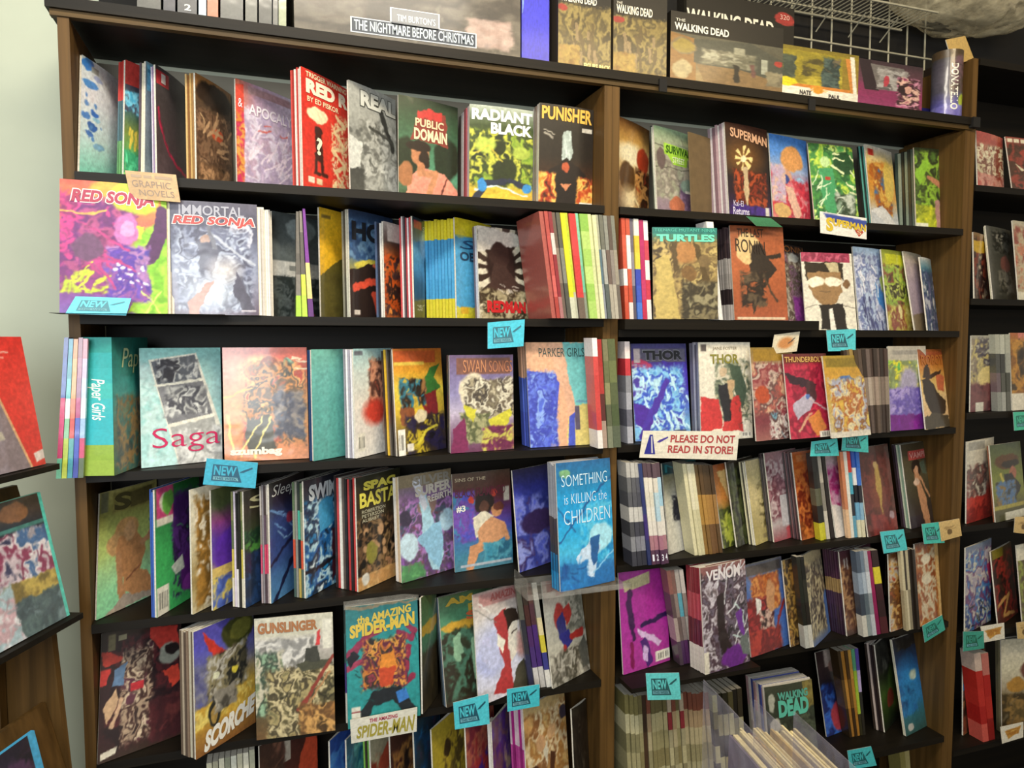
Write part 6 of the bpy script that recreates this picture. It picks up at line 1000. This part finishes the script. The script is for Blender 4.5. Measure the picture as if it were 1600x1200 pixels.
lettering(s, 'WALKING DEAD', .0, .42, .8, .78, 'e4dcc8', rt, 'lettering', bold=.03, off=.0015); lettering(s, '320', .86, .2, .95, .32, 'e0b0a0', rt, 'lettering', off=.0015)
mb = MB(); X0, X1 = solve_x(1072, .135, Z[0]+.05), solve_x(1240, .135, Z[0]+.05); mb.box((X0, .135, Z[0]+.001), (X1, .185, ZB2+.0005)); tag(mb.build('toy_box', ink('1c1712')), 'plain dark carton under the taller black playset carton', 'box')
rt, s = boxed('toy_box', 'box', 'yellow two figure pack with a white and orange frame', 1222, 1340, 160, .135, .08, .004, 'g 8a7a1c 9c8a24 98862a a08a30 8a7428;r 0 0 1 .08 7c6c20;n 3 .05 .1 .8 .78 a89428 8a7c24 b8a438;n 5 .25 .2 .55 .55 5c5424 8a7c28 4c4420;n 5 .0 .2 .16 .62 3c4438 545c48;n 6 .52 .15 .75 .75 3c4c48 4c5c54 2c3834 6c6048;r .78 .1 1 .8 8a7428;q c87c30 .0 .74 .9 .74 .88 .8 0 .82;q e4dcc8 0 .8 1 .8 1 1 0 1;q c88038 .82 .1 .88 .1 .98 .8 .9 .8;q e0d8c4 .88 .05 .94 .05 1.0 1 1 1 .95 1;y .47 .82 e0a038 0 .11 12;e .47 .82 .06 .09 d08c28;e .08 .72 .12 .09 d8c820', side='8a7a24')
lettering(s, 'NATE', .22, .86, .37, .95, '4c4440', rt, 'lettering', bold=.04, off=.0015); lettering(s, 'PAUL', .6, .88, .76, .97, '4c4440', rt, 'lettering', bold=.04, off=.0015)
rt, s = boxed('toy_box', 'box', 'wine pink window carton with a slanted corner', 1340, 1440, 172, .13, .08, .004, 'g 34242a 4c3038 5c3444 7c2c50 802c54 8a3860;q 281a20 0 0 .18 0 .32 .65 .1 .65;q 6a6460 .18 .08 .7 .1 .8 .6 .3 .62;n 6 .3 .15 .75 .6 6a6460 8a8480 a09c98 544c4c;e .42 .42 .05 .12 a83844;n 5 .6 .3 .95 .95 a84870 c888a0 3c2028 d0a898 8a3058;e .72 .56 .12 .12 2c181c;e .78 .55 .06 .1 c89888', side='5c2440')
mb = MB(); X0, X1 = solve_x(1440, .09, Z[0]), solve_x(1462, .09, Z[0]); mb.box((X0, .09, Z[0]+.001), (X1, .15, Z[0]+.05)); tag(mb.build('toy_box', ink('1c1c58')), 'small navy carton between the wine pink carton and the tube', 'box')
# tube
z = Z[0]+.001; yc = .05; Xa, Xb = solve_x(1459, yc, z), solve_x(1495, yc, z); cx_, rr = (Xa+Xb)/2, (Xb-Xa)/2*.9
tb = tag(empty('poster_tube', (cx_, yc, z)), 'purple and grey cylindrical carton with a downward white name', 'tube')
Ht = .205
def sT(uu, vv, off=0.0):
    uu = np.asarray(uu, float); vv = np.asarray(vv, float); R_ = rr+np.asarray(off)
    a = math.pi*1.45+(uu-.5)*math.pi*1.9
    a = -math.pi/2-.45+(uu-.5)*math.pi*1.98
    return np.stack([cx_+R_*np.cos(a)+0*vv, yc+R_*np.sin(a)+0*vv, z+(1-vv)*Ht+0*uu], -1)
art_grid('printed_wrap', sT, 'g 3c3830 4c4650 5c5660 54505c 5c58a0 7068b8;r .0 0 1 .12 4c3c28;e .62 .75 .05 .1 a8b838 .3;n 4 .5 .1 .75 .6 4c4038 6c5058 3c3430;n 4 .2 .82 .8 1 6c64b0 7c78c0 a0a0d8', 70, 60, tb, M_BAG)
mb = MB(); mb.tube((cx_, yc, z), (cx_, yc, z+Ht-.0005), rr-.0006, 24); mb.build('inner_tube', M_PAGES, tb)
lettering(sT, 'DONATELLO', .475, .2, .56, .88, 'ece8dc', tb, 'lettering', rot=90, bold=.03, off=.0006, shear=.1)
# kraft flap and an orange black box behind
r, s = card([(1478, 62), (1508, 56), (1522, 92), (1490, 102)], .02, 'folded kraft card flap sticking out above the tube', 'g c0a060 b89858', name='card_flap', cat='cardboard', thick=.003, tilt=.02)
boxed('toy_box', 'box', 'narrow black and orange carton behind the tube', 1456, 1476, 70, .21, .04, .15, 'g b86828 c87030 3c2c1c 2c241c 241c18;q 241c18 .6 0 1 0 1 .3 .6 .3', side='2c2018')
# wire grid with wire shelf above, black backing
xg = [float(aty(px, py, .212)[0]) for px, py in ((1236, 60), (1444, 100))]
xstep = (xg[1]-xg[0])/7
zg = float(aty(1340, 74, .2065)[2])
gp = tag(empty('wire_grid_panel', ((xg[0]+xg[1])/2, .2, Z[0]+.001)), 'white wire grid panel standing behind the toy cartons', 'wire grid')
for i in range(-6, 8):
    x = xg[0]+xstep*i; mb = MB(); mb.tube((x, .212, Z[0]+.001), (x, .212, Z[0]+.56), .0029, 6); mb.build('wire', M_WIRE, gp)
for k in range(5):
    zz = zg+.1*k; mb = MB(); mb.tube((xg[0]-xstep*6.4, .2075, zz), (xg[1]+.03, .2075, zz), .0031, 6); mb.build('wire', M_WIRE, gp)
mb = MB(); mb.box((.03, .2505, Z[0]+.002), (3*W_UNIT+.3, .2612, 2.748)); o = mb.build('trim_1', M_BLACK); o['kind'] = 'structure'
# wire shelf
zs_ = float(aty(1330, 32, .19)[2])
ws = tag(empty('wire_shelf', (2.0, .08, zs_)), 'wire display shelf hanging on the grid over the toy cartons', 'wire shelf')
xs0, xs1 = aty(1165, 0, -.02)[0], 2*W_UNIT-.08
yf, ybk = float(np.clip(atz(1410, 20, zs_)[1], -.3, .06)), .195

for j, yy in enumerate((yf, ybk)):
    mb = MB(); mb.tube((xs0, yy, zs_), (xs1, yy, zs_), .0035, 6); mb.build('rail', M_WIRE, ws)
for i in range(40):
    x = xs0+(xs1-xs0)*(i+.5)/40; mb = MB(); mb.tube((x, yf, zs_+.003), (x, ybk, zs_+.003), .0017, 5); mb.build('wire', M_WIRE, ws)
for i in range(6):
    x = xs0+(xs1-xs0)*(i+.3)/6; mb = MB(); mb.tube((x, ybk, zs_-.05), (x, ybk-.07, zs_-.002), .002, 5); mb.build('brace', M_WIRE, ws)
# lumpy plastic bag on the shelf
import bmesh
bm = bmesh.new(); bmesh.ops.create_icosphere(bm, subdivisions=5, radius=1)
c0 = np.array([atz(1490, 40, zs_+.03)[0], (yf+ybk)/2, zs_+.075])
for v in bm.verts:
    p = np.array(v.co); q = p*np.array([.26, .125, .07])
    f_ = 1+.5*(float(fbm(np.array(p[0]*2.2+5), np.array(p[1]*2.2+p[2]*2.7), 11, 4))-.5)
    v.co = [float(x) for x in q*f_]
    if v.co.z < -.062: v.co.z = -.062
me = bpy.data.meshes.new('plastic_bag'); bm.to_mesh(me); bm.free()
for p_ in me.polygons: p_.use_smooth = True
me.materials.append(film_mat('crinkled_bag_film', 'cfc4a4', .55, .12))
o = bpy.data.objects.new('plastic_bag', me); COL.objects.link(o); o.location = [float(c0[0]), float(c0[1]), float(zs_+.068)]
tag(o, 'crumpled clear plastic bag lying on the wire shelf', 'plastic bag')


# ================================================================ left display rack
rk = tag(empty('display_rack', (-.1, -.3, Z_FLOOR)), 'dark brown stepped display rack at the left edge', 'display rack')
YF = -.115
AL = math.radians(24)
RE, RN = np.array([-math.sin(AL), -math.cos(AL), 0.]), np.array([math.cos(AL), -math.sin(AL), 0.])   # along the rack towards us, and outwards
tiers = [np.array(aty(85, 724, YF)), np.array(aty(122, 958, YF))]
tiers.append(tiers[1]+RN*.04-np.array([0, 0, .43]))
def rp(o, a, b, dz): return tuple(o+RE*a+RN*b+np.array([0, 0, dz]))
def rhexa(o, a0, a1, sec, nm, mat):   # sec: four (b, dz) corners of the section, bl br tr tl seen from the near end
    mb = MB(); mb.hexa([rp(o, a1, *q) for q in sec]+[rp(o, a0, *q) for q in sec]); mb.build(nm, mat, rk)
for t in tiers:
    rhexa(t, -.006, .52, [(-.12, -.03), (.006, -.012), (.006, -.001), (-.12, -.001)], 'tier', M_SHELF)
    rhexa(t, .004, .52, [(-.052, .0), (-.042, .0), (-.112, .25), (-.122, .25)], 'back_panel', M_SIDE)
q0 = np.array(aty(66, 985, YF)); q1 = np.array(aty(102, 1210, YF))
rhexa(np.array([0, YF, 0.]), -.0065, -.02, [(-.16, Z_FLOOR), (float((q1-np.array([0, YF, 0]))@RN)+.06, Z_FLOOR), (float((q0-np.array([0, YF, 0]))@RN), q0[2]), (float((q0-np.array([0, YF, 0]))@RN)-.13, q0[2])], 'side_panel', M_SIDE)
rhexa(np.array([tiers[0][0], YF, 0.]), -.0065, .01, [(-.15, Z_FLOOR), (-.125, Z_FLOOR), (-.125, tiers[0][2]+.2), (-.15, tiers[0][2]+.2)], 'post', M_SIDE)
def rack_book(t, top_px, W, art, label, ed, cat='comic book', name='comic_book', T=(), th=.007, a0=.012):
    tp = np.array(aty(*top_px, YF))
    Lv = RN*float((tp-t)@RN+.006)*.98+np.array([0, 0, tp[2]-t[2]])
    B = t+RE*(a0+W)-RN*.008+np.array([0, 0, .001]); e1 = -RE
    def surf(uu, vv, o=0.0):
        uu = np.asarray(uu, float)[..., None]; vv = np.asarray(vv, float)[..., None]
        return B+e1*W*uu+Lv*(1-vv)+RN*np.asarray(o)[..., None]
    r = tag(empty(name, B+e1*W/2), label, cat)
    art_grid('cover', surf, art, 90, 120, r, M_BAG)
    mb = MB(); mb.hexa([surf(0, 1, -.0005), surf(1, 1, -.0005), surf(1, 0, -.0005), surf(0, 0, -.0005), surf(0, 1, -th), surf(1, 1, -th), surf(1, 0, -th), surf(0, 0, -th)]); mb.build('pages', ink(ed), r)
    for q in T: lettering(surf, *q[:6], r, 'lettering', off=.0008)
    return r, surf
rack_book(tiers[0], (28, 527), .175, 'g d83c34 dc4438 d83c34 d04038;q 8a7c80 0 .22 .46 .26 .8 1 0 1;n 4 0 .3 .5 1 8a7c80 948890 80747a;q e0b080 .44 .26 .47 .26 .82 1 .79 1;s f0c8b8 5 .1 .06 .6 .2 .3 .014 3 4;q e0d0c8 .86 .9 1 .88 1 .95 .88 .97;q b8b0a0 .0 .62 .4 .6 .45 .68 .0 .7;q b8b0a0 .05 .72 .5 .7 .53 .76 .05 .79', 'bright red book standing on the upper tier of the left rack', 'c84038', 'book', 'hardcover_book')
rack_book(tiers[1], (55, 772), .18, 'g 3c3428 4c4038 30343c 5c4468 8a8478 6c6c48 7c7454 5c6c68 64787c 54686c;e .6 .1 .2 .07 8a6040;n 4 .0 .25 .95 .62 3c3c58 c8b8c0 8a3c58 dcd4d8 4c6c98 a8a0a8;r 0 .2 1 .23 4c8078;n 4 0 .6 .95 .74 a89848 c0a858 7c6c3c 8a7448;n 4 0 .74 .95 1 5c7070 4c5c60 708488 6c8080;q d0d0d8 0 .55 .25 .8 .4 1 0 1;n 5 0 .6 .35 1 d8d4dc a8c0c8 c8a8b0 e4e4e8;r .955 0 1 1 5cc8b8', 'bagged comic with a turquoise spine edge on the middle tier of the left rack', '50c0b0')
rack_book(tiers[2], tuple(proj(tiers[2]-RN*.07+np.array([0, 0, .24]))), .17, 'g 241c2c 2c2034 2c2438;n 4 0 .1 .9 1 2c2038 4c3050 1c1824 a06070;r .9 0 1 1 48a8d8', 'dark comic with a sky blue edge on the lowest tier of the left rack', '48a8d8', a0=.095)

# ================================================================ box of bagged comics in the foreground
P0 = atz(1099, 1062, .86); P1 = atz(1180, 1148, .86); P3 = atz(1240, 1112, .86)
ed = (P1-P0); ed /= np.linalg.norm(ed)
sd = (P3-P0); sd = sd-ed*(sd@ed); sd /= np.linalg.norm(sd)
up = np.array([0, 0, 1.])
LB_Z = .575; LW = .19
lb = tag(empty('comic_long_box', P0+ed*LW/2+sd*.15-up*(.86-LB_Z)), 'white card box of bagged back issues in the right foreground', 'box')
def lbp(a, b, zz): p = P0+ed*a+sd*b; return (p[0], p[1], zz)
def lbx(a0, a1, b0, b1, za, zb_, nm, mat):
    mb = MB(); mb.hexa([lbp(a0, b0, za), lbp(a1, b0, za), lbp(a1, b0, zb_), lbp(a0, b0, zb_), lbp(a0, b1, za), lbp(a1, b1, za), lbp(a1, b1, zb_), lbp(a0, b1, zb_)]); mb.build(nm, mat, lb)
lbx(-.02, LW+.02, -.03, .19, LB_Z, LB_Z+.004, 'bottom', M_PAGES)
lbx(-.02, LW+.02, -.034, -.03, LB_Z, LB_Z+.09, 'end_panel', M_PAGES); lbx(-.02, LW+.02, .19, .194, LB_Z, LB_Z+.09, 'end_panel', M_PAGES)
lbx(-.024, -.02, -.034, .194, LB_Z, LB_Z+.09, 'side_panel', M_PAGES); lbx(LW+.02, LW+.024, -.034, .194, LB_Z, LB_Z+.09, 'side_panel', M_PAGES)
mb = MB(); tz = LB_Z-.002
mb.box((.86, -1.11, tz-.03), (1.16, -.83, tz)); tbl = tag(empty('display_table', (1.01, -.97, Z_FLOOR)), 'dark table carrying the box of back issues', 'table'); mb.build('table_top', M_SIDE, tbl)
for x in (.89, 1.13):
    for y in (-1.08, -.86):
        mb = MB(); mb.box((x-.02, y-.02, Z_FLOOR), (x+.02, y+.02, tz-.0305)); mb.build('leg', M_SIDE, tbl)
rnd = random.Random(5)
NLEAF = 26
M_BOARD = flat_mat('cream_backing_board', 'd2c294', .6, .2, 90, .18)
M_VIOLET = flat_mat('violet_grey_print', '5c5064', .5, .3, 20, .2)
M_BLEAF = flat_mat('aged_comic_paper', 'b09458', .6, .2, 70, .3)
def leaf(b, h, th, mat, name, label, cat, group, a0=0.0, a1=LW, tip=.0, poly=None):
    mb = MB(); t2 = tip
    f = [lbp(a0, b, LB_Z+.005), lbp(a1, b, LB_Z+.005), lbp(a1, b+t2, LB_Z+h), lbp(a0, b+t2, LB_Z+h)]
    g = [lbp(a0, b+th, LB_Z+.005), lbp(a1, b+th, LB_Z+.005), lbp(a1, b+th+t2, LB_Z+h), lbp(a0, b+th+t2, LB_Z+h)]
    mb.hexa(f+g); return tag(mb.build(name, mat), label, cat, group)
bmax = float((atz(1290, 1136, .83)-P0)@sd)
for k in range(NLEAF):
    b = .026+(bmax-.026)*k/(NLEAF-1); hgt = .212+rnd.uniform(-.006, .006)
    a0 = .012+rnd.uniform(-.004, .01)
    leaf(b, hgt, (bmax-.026)/(NLEAF-1)*.8, (M_VIOLET if k == 0 else M_BOARD) if k % 3 or k == 0 else M_BLEAF, 'bagged_comic', 'cream backed bagged comic packed in the foreground box', 'comic book', 'bagged comics packed in the foreground box', a0, a0+.172, .004)
    if k % 7 == 3: leaf(b+(bmax-.026)/(NLEAF-1)*.85, hgt+.008, .0003, M_FILM, 'comic_bag', 'clear bag sticking up among the packed comics in the foreground box', 'plastic bag', 'clear bags in the foreground box', a0-.004, a0+.178, .004)
for i, (px, py, nm) in enumerate(((1099, 1062, 'nearest tall clear divider in the foreground box, leftmost tip'), (1178, 1093, 'second tall clear divider in the foreground box'), (1240, 1112, 'third clear divider in the foreground box'))):
    p = atz(px, py, .86); b = float((p-P0)@sd); a = float((p-P0)@ed)
    leaf(b, .86-LB_Z, .0012, M_DIVIDER, 'divider', nm, 'divider', None, a, a+.185, 0)
